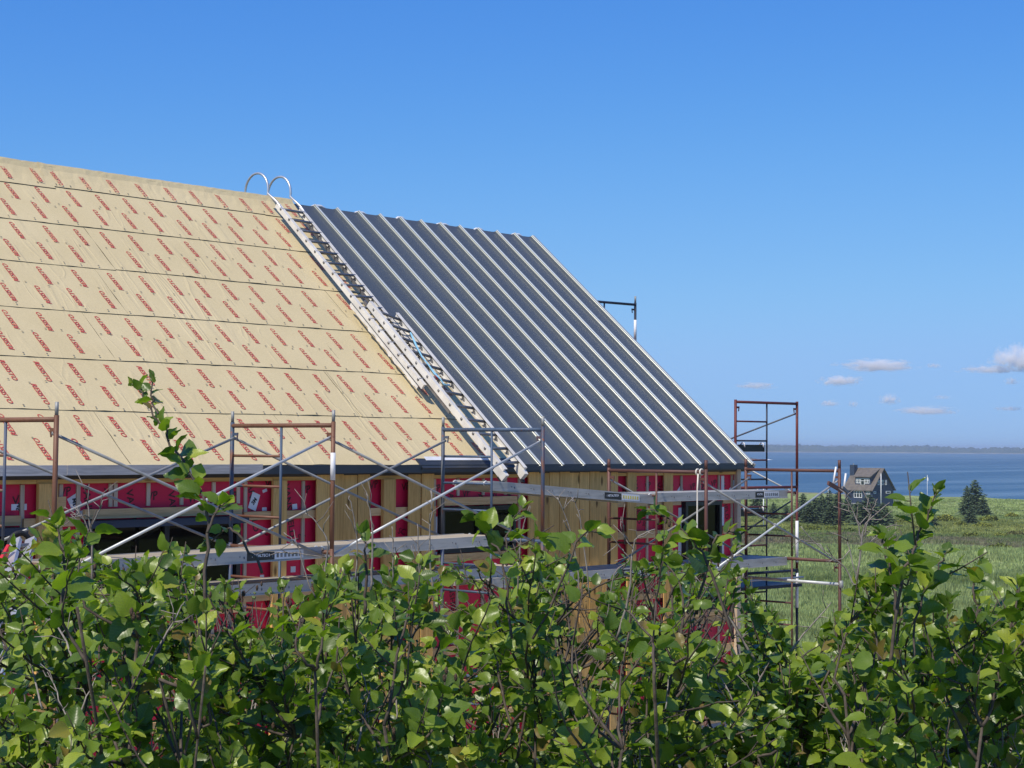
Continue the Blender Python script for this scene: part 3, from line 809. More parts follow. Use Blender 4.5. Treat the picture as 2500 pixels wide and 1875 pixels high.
def cross_brace(label, x0, x1, y, zt0, zt1, zb0, zb1, mats=('galv', 'paint_grey')):
    o = thing('scaffold_cross_brace', label, 'scaffold brace', ((x0 + x1)/2, y, (zt0 + zb1)/2), 'scaffold cross braces')
    for (za, zb, mt, dy) in ((zt0, zb1, mats[0], .012), (zb0, zt1, mats[1], -.012)):
        a = np.array([x0, y + dy, za]); b = np.array([x1, y + dy, zb]); e = (b - a)/np.linalg.norm(b - a)
        m = MB().tube([a + e*.06, b - e*.06], .0135, 10); m.bar(a, a + e*.075, .006, .028); m.bar(b - e*.075, b, .006, .028)
        m.build('brace_tube', MAT[mt], o, True)
    MB().tube([((x0+x1)/2, y - .03, (zt0+zb1)/2), ((x0+x1)/2, y + .03, (zt0+zb1)/2)], .012, 8).build('rivet', MAT['galv'], o)
    return o
brace_tint = dict(a='galv')

yb = YN + .035; yfb = YF - .035
cross_brace('cross brace nearest the camera between the left edge frame and the taped frame', XF[0], XF[1], yb, ZB[0]-.11, ZB[1]-.11, ZB[0]-1.30, ZB[1]-1.26, ('galv_dark', 'galv_bright'))
cross_brace('cross brace near the wall between the left edge frame and the taped frame', XF[0], XF[1], yfb, ZB[0]-.12, ZB[1]-.12, ZB[0]-1.22, ZB[1]-1.22, ('galv_dark', 'galv_dark'))
cross_brace('cross brace nearest the camera between the taped frame and the blue frame', XF[1], XF[2], yb, ZB[1]-.13, ZB[2]-.12, ZB[1]-1.24, ZB[2]-1.24, ('galv_dark', 'galv_bright'))
cross_brace('cross brace near the wall between the taped frame and the blue frame', XF[1], XF[2], yfb, ZB[1]-.12, ZB[2]-.12, ZB[1]-1.22, ZB[2]-1.22, ('galv_dark', 'galv_dark'))
cross_brace('cross brace right of the house corner between the two red-brown frames', XF[3], XF[4], yb, ZB[3]-.12, ZB[4]-.13, ZB[3]-1.26, ZB[4]-1.22, ('galv_dark', 'galv_bright'))
cross_brace('cross brace near the wall between the two red-brown frames', XF[3], XF[4], yfb, ZB[3]-.12, ZB[4]-.12, ZB[3]-1.22, ZB[4]-1.22, ('galv_dark', 'galv_dark'))  # both tubes in the darker grey, standing in for shade

# planks
LBL_A = text_mesh('METALTECH', .052, 0, .001); LBL_B = text_mesh('METALTECH', .036, 0, .001)
def plank(label, x0, x1, y0, y1, z0, z1, deck='plank_side', side='plank_side', hgt=.10, text=None, hooks=True, lab='black'):
    o = thing('scaffold_plank', label, 'plank', ((x0+x1)/2, (y0+y1)/2, (z0+z1)/2 - hgt), 'scaffold planks')
    def Q(x, y, dz): return (x, y, z0 + (z1 - z0)*(x - x0)/(x1 - x0) + dz)
    m = MB(); m.hexa([Q(x0, y0+.012, -.022), Q(x1, y0+.012, -.022), Q(x1, y1-.012, -.022), Q(x0, y1-.012, -.022), Q(x0, y0+.012, -.002), Q(x1, y0+.012, -.002), Q(x1, y1-.012, -.002), Q(x0, y1-.012, -.002)])
    m.build('deck', MAT[deck], o)
    for yy in (y0, y1 - .012):
        m = MB(); m.hexa([Q(x0, yy, -hgt), Q(x1, yy, -hgt), Q(x1, yy+.012, -hgt), Q(x0, yy+.012, -hgt), Q(x0, yy, .004), Q(x1, yy, .004), Q(x1, yy+.012, .004), Q(x0, yy+.012, .004)])
        ww = .03 if yy == y0 else -.018
        m.hexa([Q(x0, yy - .012, -hgt - .006), Q(x1, yy - .012, -hgt - .006), Q(x1, yy+.03, -hgt - .006), Q(x0, yy+.03, -hgt - .006), Q(x0, yy-.012, -hgt), Q(x1, yy-.012, -hgt), Q(x1, yy+.03, -hgt), Q(x0, yy+.03, -hgt)])
        m.build('side_rail', MAT[side], o)
    nx = int((x1 - x0)/.32)
    m = MB()
    for k in range(1, nx):
        c = Q(x0 + (x1 - x0)*k/nx, y0 - .002, -.045); m.tube([c, (c[0], c[1] - .004, c[2])], .006, 6); c = (c[0] + .05, c[1], c[2]); m.tube([c, (c[0], c[1] - .004, c[2] - .02)], .005, 6)
    kind(m.build('rivets', MAT['rung_grey'], o), 'stuff')
    if hooks:
        for (xx, sg) in ((x0, -1), (x1, 1)):
            for yy in (y0 + .05, y1 - .05):
                c = np.array(Q(xx, yy, -.03))
                m = MB().tube([c + (-sg*.03, 0, -.02), c + (sg*.02, 0, .012), c + (sg*.045, 0, .028), c + (sg*.072, 0, .016), c + (sg*.074, 0, -.02)], .010, 6)
                m.build('hook', MAT['galv_bright'], o, True)
    if text is not None:
        xl, w = text
        MB().hexa([Q(xl, y0-.0035, -hgt+.012), Q(xl+w, y0-.0035, -hgt+.012), Q(xl+w, y0-.0005, -hgt+.012), Q(xl, y0-.0005, -hgt+.012), Q(xl, y0-.0035, -.012), Q(xl+w, y0-.0035, -.012), Q(xl+w, y0-.0005, -.012), Q(xl, y0-.0005, -.012)]).build('label_plate', MAT['label_black'], o)
        q = MB(); place_text(q, LBL_B, Q(xl + w/2, y0 - .005, -.045), (w/.30, 0, 0), (0, 0, 1.0)); q.build('label_lettering', MAT['text_white'], o)
        MB().hexa([Q(xl+w+.01, y0-.0035, -hgt+.012), Q(xl+w+.36, y0-.0035, -hgt+.012), Q(xl+w+.36, y0-.0005, -hgt+.012), Q(xl+w+.01, y0-.0005, -hgt+.012), Q(xl+w+.01, y0-.0035, -.012), Q(xl+w+.36, y0-.0035, -.012), Q(xl+w+.36, y0-.0005, -.012), Q(xl+w+.01, y0-.0005, -.012)]).build('label_plate', MAT['label_white'], o)
        m = MB()
        for k in range(7):
            xa = xl + w + .03 + k*.046; m.hexa([Q(xa, y0-.0055, -.07), Q(xa+.026, y0-.0055, -.07), Q(xa+.026, y0-.004, -.07), Q(xa, y0-.004, -.07), Q(xa, y0-.0055, -.03 - .008*(k % 3)), Q(xa+.026, y0-.0055, -.03 - .008*(k % 3)), Q(xa+.026, y0-.004, -.03), Q(xa, y0-.004, -.03)])
        m.build('label_print', MAT['rung_grey'] if lab == 'black' else MAT['label_yellow'], o)
    return o
ym = YN + FW*.5
plank('aluminium plank sloping from the blue frame down to the roped frame', XF[2] + .07, XF[3] + .02, ym + .06, YF - .12, ZB[2] - .57, ZB[3] - .30, text=(XF[3] - .95, .32), lab='y')
plank('aluminium plank level between the two red-brown frames, past the house corner', XF[3] + .06, XF[4] - .02, ym + .06, YF - .12, ZB[3] - .275, ZB[4] - .275, text=(XF[4] - .80, .20))
plank('aluminium plank low between the blue frame and the roped frame', XF[2] + .07, XF[3] - .03, ym + .06, YF - .12, ZB[3] - HT + .03, ZB[3] - HT + .03, text=(XF[3] - .62, .30))
plank('aluminium plank low under the right window, running to the free frame', XF[3] + .07, XF[4] - .03, ym + .06, YF - .12, ZB[3] - HT + .02, ZB[4] - HT + .02)
plank('wood decked plank in front of the big dark window, lettered side', XF[0] + .05, XF[1] - .04, YN + .10, YN + .62, ZB[0] - HT + .02, ZB[1] - HT + .05, 'plank_wood', text=(XF[1] - .95, .32))
plank('wood decked plank from the taped frame to the blue frame', XF[1] + .05, XF[2] - .5, YN + .18, YN + .70, ZB[1] - HT + .05, ZB[2] - HT + .075, 'plank_wood')
plank('lower wood decked plank under the big dark window', XF[0] + .05, XF[1] - .03, YN + .25, YN + .75, ZB[0] - HT - .28, ZB[1] - HT - .27, 'plank_wood')
plank('lower wood decked plank between the taped and blue frames', XF[1] + .05, XF[2] - .03, YN + .25, YN + .75, ZB[1] - HT - .27, ZB[2] - HT - .27, 'plank_wood')

# rope on the right red-brown frame
c = atY(1706, 1150, YN + .10); o = thing('hanging_rope', 'white rope tied to the top bar, hanging before the right window', 'rope', (c[0], c[1], c[2] - 1.3))
m = MB()
for dx in (-.028, .03):
    a = np.linspace(0, 2*math.pi, 15); m.tube([(c[0] + .004*math.sin(q_) , c[1] + dx + .012*math.cos(q_), ZB[3] + .036*math.sin(q_)) if False else (XF[3] + .034*math.cos(q_), YN + .10 + dx, ZB[3] + .034*math.sin(q_)) for q_ in a], .011, 6)
m.build('knot', MAT['rope_white'], o, True)
MB().tube([(XF[3] - .03, YN + .10, ZB[3] - .02), (XF[3] - .045, YN + .10, ZB[3] - .2), (XF[3] - .05, YN + .098, ZB[3] - .7), (XF[3] - .075, YN + .095, ZB[3] - 1.4)], .0095, 7).build('rope', MAT['rope_white'], o, True)

c0_, c1_ = np.array([XF[4], YN - .02, -1.815]), np.array([XF[4], YF + .03, -1.80]); o = thing('scaffold_tube', 'galvanised tube across the free red-brown frame, low over the marsh', 'tube', c0_)
MB().tube([c0_, c1_], .021, 10).build('tube', MAT['galv_bright'], o, True)
for c_ in (c0_, c1_): MB().tube([c_ + (0, .0, -.05), c_ + (0, 0, .05)], .030, 8).build('clamp', MAT['galv_dark'], o, True)
# white guard pieces on the free frame's near post
o = thing('scaffold_bracket', 'white rods and dark plate clamped on the top of the free red-brown post', 'bracket', (XF[4], YN, ZB[4] - .4))
for (p0, p1, w) in (((2041, 1140), (2034, 1182), .018), ((2065, 1156), (2060, 1195), .020)):
    MB().tube([atY(*p0, YN - .05), atY(*p1, YN - .05)], w*.7, 8).build('rod', MAT['white_tape'], o, True)
MB().bar(atY(2022, 1179, YN - .07), atY(2056, 1199, YN - .07), .03, .05).build('plate', MAT['paint_red'], o)
MB().bar(atY(2056, 1190, YN - .07), atY(2080, 1212, YN - .07), .03, .04).build('plate', MAT['paint_grey'], o)

# ================================================================== SCAFFOLD TOWERS AT THE GABLE END
cr = ('paint_crimson', 'paint_crimson', 'paint_crimson', 'paint_navy', 'paint_navy')
pR = np.array([24.1, 15.35]); pL = np.array([22.62, 15.52]); dv = (pL - pR); wdt = np.linalg.norm(dv); dv = (dv[0]/wdt, dv[1]/wdt, 0)
zt = .705
lev = [(zt, 1.32, 'upper dark red scaffold frame on the tower beside the gable end'), (zt - 1.33, 1.32, 'middle dark red scaffold frame of the gable end tower'), (zt - 2.66, 1.6, 'lowest scaffold frame of the gable end tower, white wrapped post')]
for k, (z, h_, lb) in enumerate(lev):
    scaffold_frame(lb, pR[0], pR[1], z, h_, cr if k < 2 else ('paint_navy',)*5, dirv=dv, pins=False, group='gable end scaffold tower', width=wdt, tape=[(0, .12, .78), (0, -.6, -.05)] if k == 1 else None, jack=.2 if k == 2 else 0)
    # second frame behind, same tower
    scaffold_frame(lb.replace('scaffold frame', 'scaffold frame, rear one,'), pR[0] - .29, pR[1] + 3.05, z + (1.72 if k == 0 else 0), h_ + (1.72 if k == 0 else 0), ('paint_navy',)*5, dirv=dv, pins=(k == 0), group='gable end scaffold tower', width=wdt, tape=[(0, h_ + 1.72 - .62, h_ + 1.72 - .26)] if k == 0 else None, jack=.2 if k == 2 else 0)
def single_brace(label, a, b, mt='paint_grey', r=.0135):
    a = np.array(a); b = np.array(b); o = thing('scaffold_brace', label, 'scaffold brace', (a + b)/2, 'gable end tower braces'); e = (b - a)/np.linalg.norm(b - a)
    MB().tube([a + e*.05, b - e*.05], r, 8).build('brace_tube', MAT[mt], o, True)
    m = MB(); m.bar(a, a + e*.07, .006, .028); m.bar(b - e*.07, b, .006, .028); m.build('flat_end', MAT['galv'], o)
P = lambda u, dy, z: (pR[0] + dv[0]*wdt*u + .15*dy/3.05, pR[1] + dv[1]*wdt*u + dy, z)
single_brace('brace rising behind the upper dark red frame over the roof corner', P(0, 0, zt - .15), P(0, 3.05, zt - 1.1))
single_brace('bright brace below the roof corner inside the tower', P(0, 0, zt - 1.45), P(0, 3.05, zt - .2), 'galv_bright')
single_brace('dark brace near the wall side of the tower', P(1, 0, zt - 2.3), P(1, 3.05, zt - 1.4), 'paint_navy')
single_brace('dark sloping brace low in the tower', P(1, 0, zt - 2.1), P(0, .1, zt - 1.55), 'paint_navy')
# dark plank end hung on the upper frame
for (z_, lb) in ((zt - .66, 'dark plank end hooked on the upper dark red frame'), (zt - 1.66, 'dark plank end hooked on the middle dark red frame')):
    o = thing('scaffold_plank', lb, 'plank', P(.7, 1.5, z_ - .1), 'gable end tower planks')
    a, b = np.array(P(.95, .02, z_)), np.array(P(.52, .02, z_)); 
    m = MB(); m.hexa([a + (0,0,-.11), b + (0,0,-.11), b + (0,2.9,-.11), a + (0,2.9,-.11), a, b, b + (0,2.9,0), a + (0,2.9,0)]); m.build('deck', MAT['black_frame'], o)
    for q_ in (.15, .85):
        c = a + (b - a)*q_; MB().tube([c + (0, .03, -.01), c + (0, -.01, .03), c + (0, -.05, .02), c + (0, -.055, -.04)], .011, 6).build('hook', MAT['label_white'], o, True)
o = thing('tower_deck', 'blue edged deck low on the gable end tower', 'plank', P(.5, .2, zt - 2.9))
a, b = np.array(P(1.1, -.1, zt - 2.86)), np.array(P(.0, -.1, zt - 2.86)); m = MB(); m.hexa([a + (0,0,-.05), b + (0,0,-.05), b + (0,1.2,-.05), a + (0,1.2,-.05), a, b, b + (0,1.2,0), a + (0,1.2,0)]); m.build('deck', MAT['paint_navy'], o)
MB().tube([a + (0, -.02, .10), b + (0, -.02, .10)], .016, 8).build('edge_rail', MAT['galv'], o, True)

# ================================================================== LADDERS ON THE ROOF
def rail(m, x0, s0, x1, s1, h0, h1, w=.028):
    m.hexa([roof(x0 - w/2, s0, h0), roof(x0 + w/2, s0, h0), roof(x1 + w/2, s1, h0), roof(x1 - w/2, s1, h0), roof(x0 - w/2, s0, h1), roof(x0 + w/2, s0, h1), roof(x1 + w/2, s1, h1), roof(x1 - w/2, s1, h1)])
def roof_ladder(label, L0, L1, R0, R1, h0, h1, rung_h, nr, shift=0.0, under=True):
    """L0/R0 lower ends (X,s), L1/R1 upper ends"""
    o = thing('roof_ladder', label, 'ladder', roof(L0[0], L0[1], h0), 'ladders lying on the roof')
    for (a, b, side) in ((L0, L1, 1), (R0, R1, -1)):
        m = MB(); rail(m, a[0], a[1], b[0], b[1], h0, h1); ro = m.build('rail', MAT['ladder_white'], o)
        m = MB(); 
        for (hh) in (h0, h1 - .006):          # flanges of the channel
            P_ = [roof(q[0] + e, q[1], hh + k) for k in (0, .006) for q, e in ((a, side*.012), (a, side*.040), (b, side*.040), (b, side*.012))]
            m.hexa([P_[0], P_[1], P_[2], P_[3], P_[4], P_[5], P_[6], P_[7]])
        m.build('flange', MAT['ladder_white'], ro)
    for k in range(nr):
        u = (k + .5 + shift)/nr
        a = np.array(L0) + (np.array(L1) - L0)*u; b = np.array(R0) + (np.array(R1) - R0)*u
        MB().tube([roof(a[0] - .020, a[1], rung_h), roof(b[0] - .01, b[1], rung_h)], .0185, 9).build('rung', MAT['rung_grey'], o, True)
        if True:
            m = MB(); p = roof(a[0] - .0145, a[1], rung_h)
            m.tube([p + (-.003, 0, 0), p + (.004, 0, 0)], .014, 7); m.build('rung_end', MAT['black_rubber'], o)
            m = MB(); p = roof(b[0] - .02, b[1] - .02, rung_h - .02); m.bar(p, roof(b[0] - .02, b[1] - .055, h0 + .01), .02, .03, RN); m.build('rung_brace', MAT['rung_grey'], o)
    return o
h0u, h1u = .082, .150
UL1 = on_roof(676, 500, .12); UL0 = on_roof(1034, 944, .12); UR1 = on_roof(733, 510, .12); UR0 = on_roof(1082, 940, .12)
print('upper ladder', UL1, UL0, UR1, UR0)
lad1 = roof_ladder('upper white ladder hooked over the ridge with two round hooks', UL0, UL1, UR0, UR1, h0u, h1u, .135, 16)
LL1 = on_roof(900, 742, .20); LL0 = on_roof(1229, 1152, .20); LR1 = on_roof(968, 770, .20); LR0 = on_roof(1281, 1148, .20)
print('lower ladder', LL1, LL0, LR1, LR0)
lad2 = roof_ladder('lower white ladder lying over the end of the upper one, feet past the eave', LL0, LL1, LR0, LR1, .160, .245, .215, 12)
for (q_, sd) in ((LL0, 1), (LR0, -1)):
    m = MB(); a = roof(q_[0], q_[1] - .05, .12); m.bar(roof(q_[0], q_[1] + .12, .17), roof(q_[0] + .02*sd, q_[1] - .06, .15), .06, .10, RN); m.build('foot', MAT['ladder_white'], lad2)
    m = MB(); m.bar(roof(q_[0], q_[1] + .02, .105), roof(q_[0] + .02*sd, q_[1] - .09, .085), .055, .022, RN); m.build('foot_pad', MAT['black_rubber'], lad2)
for (q_, nm) in ((UL1, 0), (UR1, 1)):                     # ridge hooks
    pts = []; c = np.array([q_[0], YR + .07, ZR + .075]); R_h = .245
    st = roof(q_[0], q_[1] - .25, .125)
    pts.append(st); pts.append(roof(q_[0], q_[1] + .02, .15))
    for a in np.linspace(rad(-12), rad(205), 22):
        pts.append(c + np.array([0, -math.cos(a)*R_h, math.sin(a)*R_h*1.02]))
    pts.append(c + np.array([0, .20, -.28])); 
    MB().tube(pts, .0165, 9).build('ridge_hook', MAT['alu'], lad1, True)
# plastic sheet crumpled under the rails
m = MB(); n = 34
for (xa, sa_, xb, sb_, wd) in ((UL0[0] - .02, UL0[1] + .05, UL1[0] - .02 + (UL0[0] - UL1[0])*.55, UL1[1] + (UL0[1] - UL1[1])*.55, .02),):
    rg = np.random.default_rng(9); P_ = []
    for i in range(n):
        u = i/(n - 1); x = xa + (xb - xa)*u; s = sa_ + (sb_ - sa_)*u; e = abs(rg.normal())*.008
        P_ += [roof(x - wd*.5 - e*.5, s, .045 - e*1.2), roof(x - .012, s, .082)]
    m.add(P_, [(2*i, 2*i+1, 2*i+3, 2*i+2) for i in range(n - 1)])
m.build('padding_strip', MAT['ladder_white'], lad1, True)
# extra sections: slim rail of the extension next to the lower ladder
m = MB(); rail(m, LL1[0] + .075, LL1[1] + .15, LL0[0] + .075, LL0[1] + 1.2, .10, .150, .02); m.build('inner_rail', MAT['rung_grey'], lad2)
m = MB(); rail(m, UR1[0] - .05, UR1[1] - .3, UR0[0] - .05, UR0[1] + .6, .06, .10, .018); m.build('inner_rail', MAT['rung_grey'], lad1)
# blue rope and red rag on the lower ladder
pts = [roof(*on_roof(px, py, .25), .25) for px, py in ((1002, 812), (1016, 845), (1030, 870), (1047, 892), (1060, 912), (1075, 925), (1083, 938), (1097, 941))]
o = thing('ladder_rope', 'light blue rope wound along the rungs of the lower roof ladder', 'rope', pts[0])
MB().tube(pts, .010, 6).build('strand', MAT['rope_blue'], o, True); MB().tube([p + (.02, .01, .012*math.sin(i*2)) for i, p in enumerate(pts)], .007, 6).build('strand', MAT['rope_blue'], o, True)
p = roof(*on_roof(1066, 925, .22), .22); m = MB()
rg = np.random.default_rng(2); vs = [p + rg.normal(size=3)*(.022, .02, .022) for k in range(9)]
m.add(vs + [v_ + (0.006, -.008, .004) for v_ in vs], [(0,1,2),(2,1,3),(3,1,4),(4,5,3),(5,6,3),(6,7,2),(7,8,0),(0,2,7),(9,10,11),(11,10,12),(12,10,13),(13,14,12),(0,9,10,1),(4,13,14,5),(8,17,9,0)])
tag(m.build('red_rag', MAT['red_plastic'], origin=p), 'small red rag caught on the lower roof ladder', 'rag')

# leaning ladder and reel at the lower left
o = thing('leaning_ladder', 'aluminium ladder top leaning on the wall at the left picture edge', 'ladder', atY(25, 1700, 11.3))
a0, a1 = atY(20, 1470, 11.6), atY(58, 1318, 12.3); off = atY(62, 1318, 12.3) - atY(38, 1318, 12.3); off[2] = 0
for k in (-1, 1):
    MB().bar(a0 + off*.75*k - (a1 - a0)*1.2, a1 + off*.75*k, .035, .085, (0, -1, 0)).build('rail', MAT['alu'], o)
for k in range(7):
    c = a0 + (a1 - a0)*(-.9 + .3*k)
    MB().tube([c - off*.8, c + off*.8], .019, 8).build('rung', MAT['rung_grey'], o, True)
m = MB(); c = atY(24, 1345, 12.1); m.bar(c + (-.10, 0, -.12), c + (.0, 0, .04), .04, .04); m.build('standoff', MAT['red_plastic'], o)
c = atY(48, 1330, 12.9); o = thing('cable_reel', 'dark round reel hanging behind the leaning ladder', 'reel', c)
MB().tube([c + (.10*math.cos(a), 0, .10*math.sin(a)) for a in np.linspace(0, 2*math.pi, 25)], .022, 8, False).build('rim', MAT['black_rubber'], o, True)
MB().tube([c + (0, -.03, 0), c + (0, .05, 0)], .035, 10).build('hub', MAT['paint_crimson'], o, True)

# ================================================================== BACKGROUND: NAVY HOUSE, TREES, POLES
simple('navy_board', (.020, .034, .068), (.026, .042, .080), 1.5, rough=.7)
simple('brown_shingle', (.115, .098, .085), (.15, .128, .11), 1.2, rough=.9, bump=.3, bscale=8)
simple('white_trim', (.80, .80, .79), rough=.5)
simple('far_glass', (.02, .028, .03), rough=.1)
simple('deck_wood', (.28, .28, .27), rough=.8)
D_H = 455.0
C0 = atD(2130, 1229, D_H); vaz = math.atan2(C0[0], C0[1]); vh = np.array([math.sin(vaz), math.cos(vaz), 0]); rh = np.array([math.cos(vaz), -math.sin(vaz), 0])
yawh = rad(35); e1 = math.cos(yawh)*rh - math.sin(yawh)*vh; e2 = math.sin(yawh)*rh + math.cos(yawh)*vh; ez = np.array([0, 0, 1.0])
nh = thing('navy_house', 'dark navy clapboard house with brown roof and white windows by the sea', 'house', C0)
def H(a, b, z): return C0 - e1*a + e2*b + ez*z
def hbox(m, a0, a1, b0, b1, z0, z1): 
    m.hexa([H(a1, b0, z0), H(a0, b0, z0), H(a0, b1, z0), H(a1, b1, z0), H(a1, b0, z1), H(a0, b0, z1), H(a0, b1, z1), H(a1, b1, z1)]); return m
LH, WH, EZ_, RZ_ = 8.6, 9.4, 3.75, 9.1
m = MB(); hbox(m, 0, LH, 0, WH, -1.5, EZ_)
pk = RZ_ - .25
m.add([H(0, 0, EZ_), H(0, WH, EZ_), H(0, WH/2, pk), H(LH, 0, EZ_), H(LH, WH, EZ_), H(LH, WH/2, pk)], [(0, 1, 2), (3, 5, 4)])
nwall = m.build('wall', MAT['navy_board'], nh)
m = MB()
for k in range(16):
    z = -.2 + k*.25; m.add([H(-.012, 0, z), H(-.012, WH, z), H(0, WH, z + .23), H(0, 0, z + .23)], [(0, 1, 2, 3)]); m.add([H(LH, -.012, z), H(0, -.012, z), H(0, 0, z + .23), H(LH, 0, z + .23)], [(0, 1, 2, 3)])
m.build('clapboards', MAT['navy_board'], nwall)
sl = (pk - EZ_)/(WH/2); ov = .55; m = MB()
for sgn in (0, 1):
    def Q(a, b, z): return H(a, b if not sgn else WH - b, z)
    P0 = [(-.45, -ov), (LH + .45, -ov), (LH + .45, WH/2), (-.45, WH/2)]
    m.hexa([Q(a, b, EZ_ + sl*b + .02) for a, b in P0] + [Q(a, b, EZ_ + sl*b + .24) for a, b in P0])
nroof = m.build('roof', MAT['brown_shingle'], nh)
hbox(MB(), LH - .9, LH + .5, WH*.30, WH*.46, 4, RZ_ + .75).build('chimney', MAT['navy_board'], nroof)
MB().tube([H(LH - .2, WH*.38, RZ_ + .75), H(LH - .2, WH*.38, RZ_ + 1.15)], .14, 8).build('flue', MAT['galv'], nroof)
MB().tube([H(1.9, 3.2, 7.2), H(1.9, 3.2, 7.8)], .07, 6).build('vent_pipe', MAT['black_frame'], nroof)
# shed dormer front
da0, da1, db, dz0, dz1 = 1.0, 5.9, .75, EZ_ + sl*.75 - .05, 6.85
m = MB(); m.hexa([H(da1, db, dz0 - .3), H(da0, db, dz0 - .3), H(da0, 3.3, dz0 - .3), H(da1, 3.3, dz0 - .3), H(da1, db, dz1), H(da0, db, dz1), H(da0, 4.3, pk - .25), H(da1, 4.3, pk - .25)])
dorm = m.build('dormer', MAT['navy_board'], nh)
m = MB(); m.hexa([H(da1 + .4, db - .5, dz1 - .16), H(da0 - .25, db - .5, dz1 - .16), H(da0 - .25, WH/2, pk + .05), H(da1 + .4, WH/2, pk + .05), H(da1 + .4, db - .5, dz1 + .06), H(da0 - .25, db - .5, dz1 + .06), H(da0 - .25, WH/2, pk + .26), H(da1 + .4, WH/2, pk + .26)])
m.build('dormer_roof', MAT['brown_shingle'], dorm)
def nwin(a0, a1, z0, z1, b, nl, parent=None, side='front'):
    fr = .13
    def bx(m, u0, u1, za, zb, o0, o1):
        if side == 'front': return hbox(m, u0, u1, b - o1, b - o0, za, zb)
        return hbox(m, -o1, -o0, u0, u1, za, zb)
    m = MB(); bx(m, a0, a1, z0, z0 + fr, 0, .09); bx(m, a0, a1, z1 - fr, z1, 0, .09); bx(m, a0, a0 + fr, z0 + fr, z1 - fr, 0, .09); bx(m, a1 - fr, a1, z0 + fr, z1 - fr, 0, .09)
    for k in range(1, nl): c = a0 + (a1 - a0)*k/nl; bx(m, c - fr*.6, c + fr*.6, z0 + fr, z1 - fr, 0, .085)
    if z1 - z0 > 1.2: bx(m, a0 + fr, a1 - fr, z1 - (z1 - z0)*.35 - .05, z1 - (z1 - z0)*.35 + .05, 0, .08)
    w = m.build('window', MAT['white_trim'], nh); mm = MB(); bx(mm, a0 + fr*.5, a1 - fr*.5, z0 + fr*.5, z1 - fr*.5, .005, .03); mm.build('pane', MAT['far_glass'], w)
nwin(1.45, 3.0, dz1 - 1.75, dz1 - .45, db, 3); nwin(2.95, 4.15, dz1 - 2.25, dz1 - .45, db, 1); nwin(4.1, 5.6, dz1 - 1.75, dz1 - .45, db, 3)
nwin(3.2, 5.75, 1.35, 3.15, 0, 3); nwin(.7, 2.0, 2.35, 3.0, 0, 2)
for (b0, b1, z0, z1) in ((2.3, 3.0, 4.7, 6.0), (4.05, 4.75, 4.7, 6.0), (5.6, 6.3, 4.7, 6.0), (.5, 1.5, 2.5, 3.05), (6.0, 7.9, 2.45, 3.1)): nwin(b0, b1, z0, z1, 0, 1, None, 'side')
m = MB(); hbox(m, 3.2, 9.8, -2.6, -.02, -.25, -.05); hbox(m, 4.6, 8.2, -2.6, -2.5, -1.5, -.25); m.build('front_deck', MAT['deck_wood'], nh)
m = MB(); hbox(m, .3, 7., WH + .02, WH + 3.0, -.2, 0)
for k in range(9): hbox(m, .3, .36, WH + .1 + k*.35, WH + .16 + k*.35, 0, 1.0)
hbox(m, .28, .38, WH + .1, WH + 3.0, 1.0, 1.08); hbox(m, .3, .5, WH + 2.7, WH + 2.9, -2, -.2); m.build('rear_deck', MAT['deck_wood'], nh)

def pole(label, px, ytop, ybot, D, r, mat='white_trim', cat='pole', name='utility_pole'):
    b = atD(px, ybot, D); tp = atD(px, ytop, D); gz = float(ground_z(b[0], b[1]))
    o = thing(name, label, cat, (b[0], b[1], gz - .3))
    MB().tube([(b[0], b[1], gz - .3), (b[0], b[1], tp[2])], [r, r*.8], 8).build('shaft', MAT[mat], o, True)
    MB().tube([(b[0], b[1], tp[2]), (b[0], b[1], tp[2] + r*1.2)], [r*1.3, r*.5], 8).build('cap', MAT[mat], o, True)
    return o, tp
pole('thick white pole standing before the navy house gable', 2151, 1157, 1230, 440, .115)
pole('thin white pole left of the navy house over the spruces', 2022, 1195, 1222, 430, .09)
pole('thin white pole seen through the scaffold right of the house corner', 1864, 1193, 1292, 330, .10)
fo_, tp = pole('slim white flagpole right of the navy house', 2264, 1160, 1225, 450, .055, name='flagpole', cat='flagpole')
m = MB(); q_ = np.array(tp) - (0, 0, .35); m.add([q_, q_ + rh*.25 + (0, 0, -.45), q_ + rh*.22 + (0, 0, -1.2), q_ + (0, 0, -.9), q_ + vh*.03, q_ + rh*.25 + (0, 0, -.45) + vh*.03, q_ + rh*.22 + (0, 0, -1.2) + vh*.03, q_ + (0, 0, -.9) + vh*.03], [(0,1,2,3),(7,6,5,4),(0,4,5,1),(1,5,6,2),(2,6,7,3),(3,7,4,0)]); m.build('flag', MAT['white_trim'], fo_)

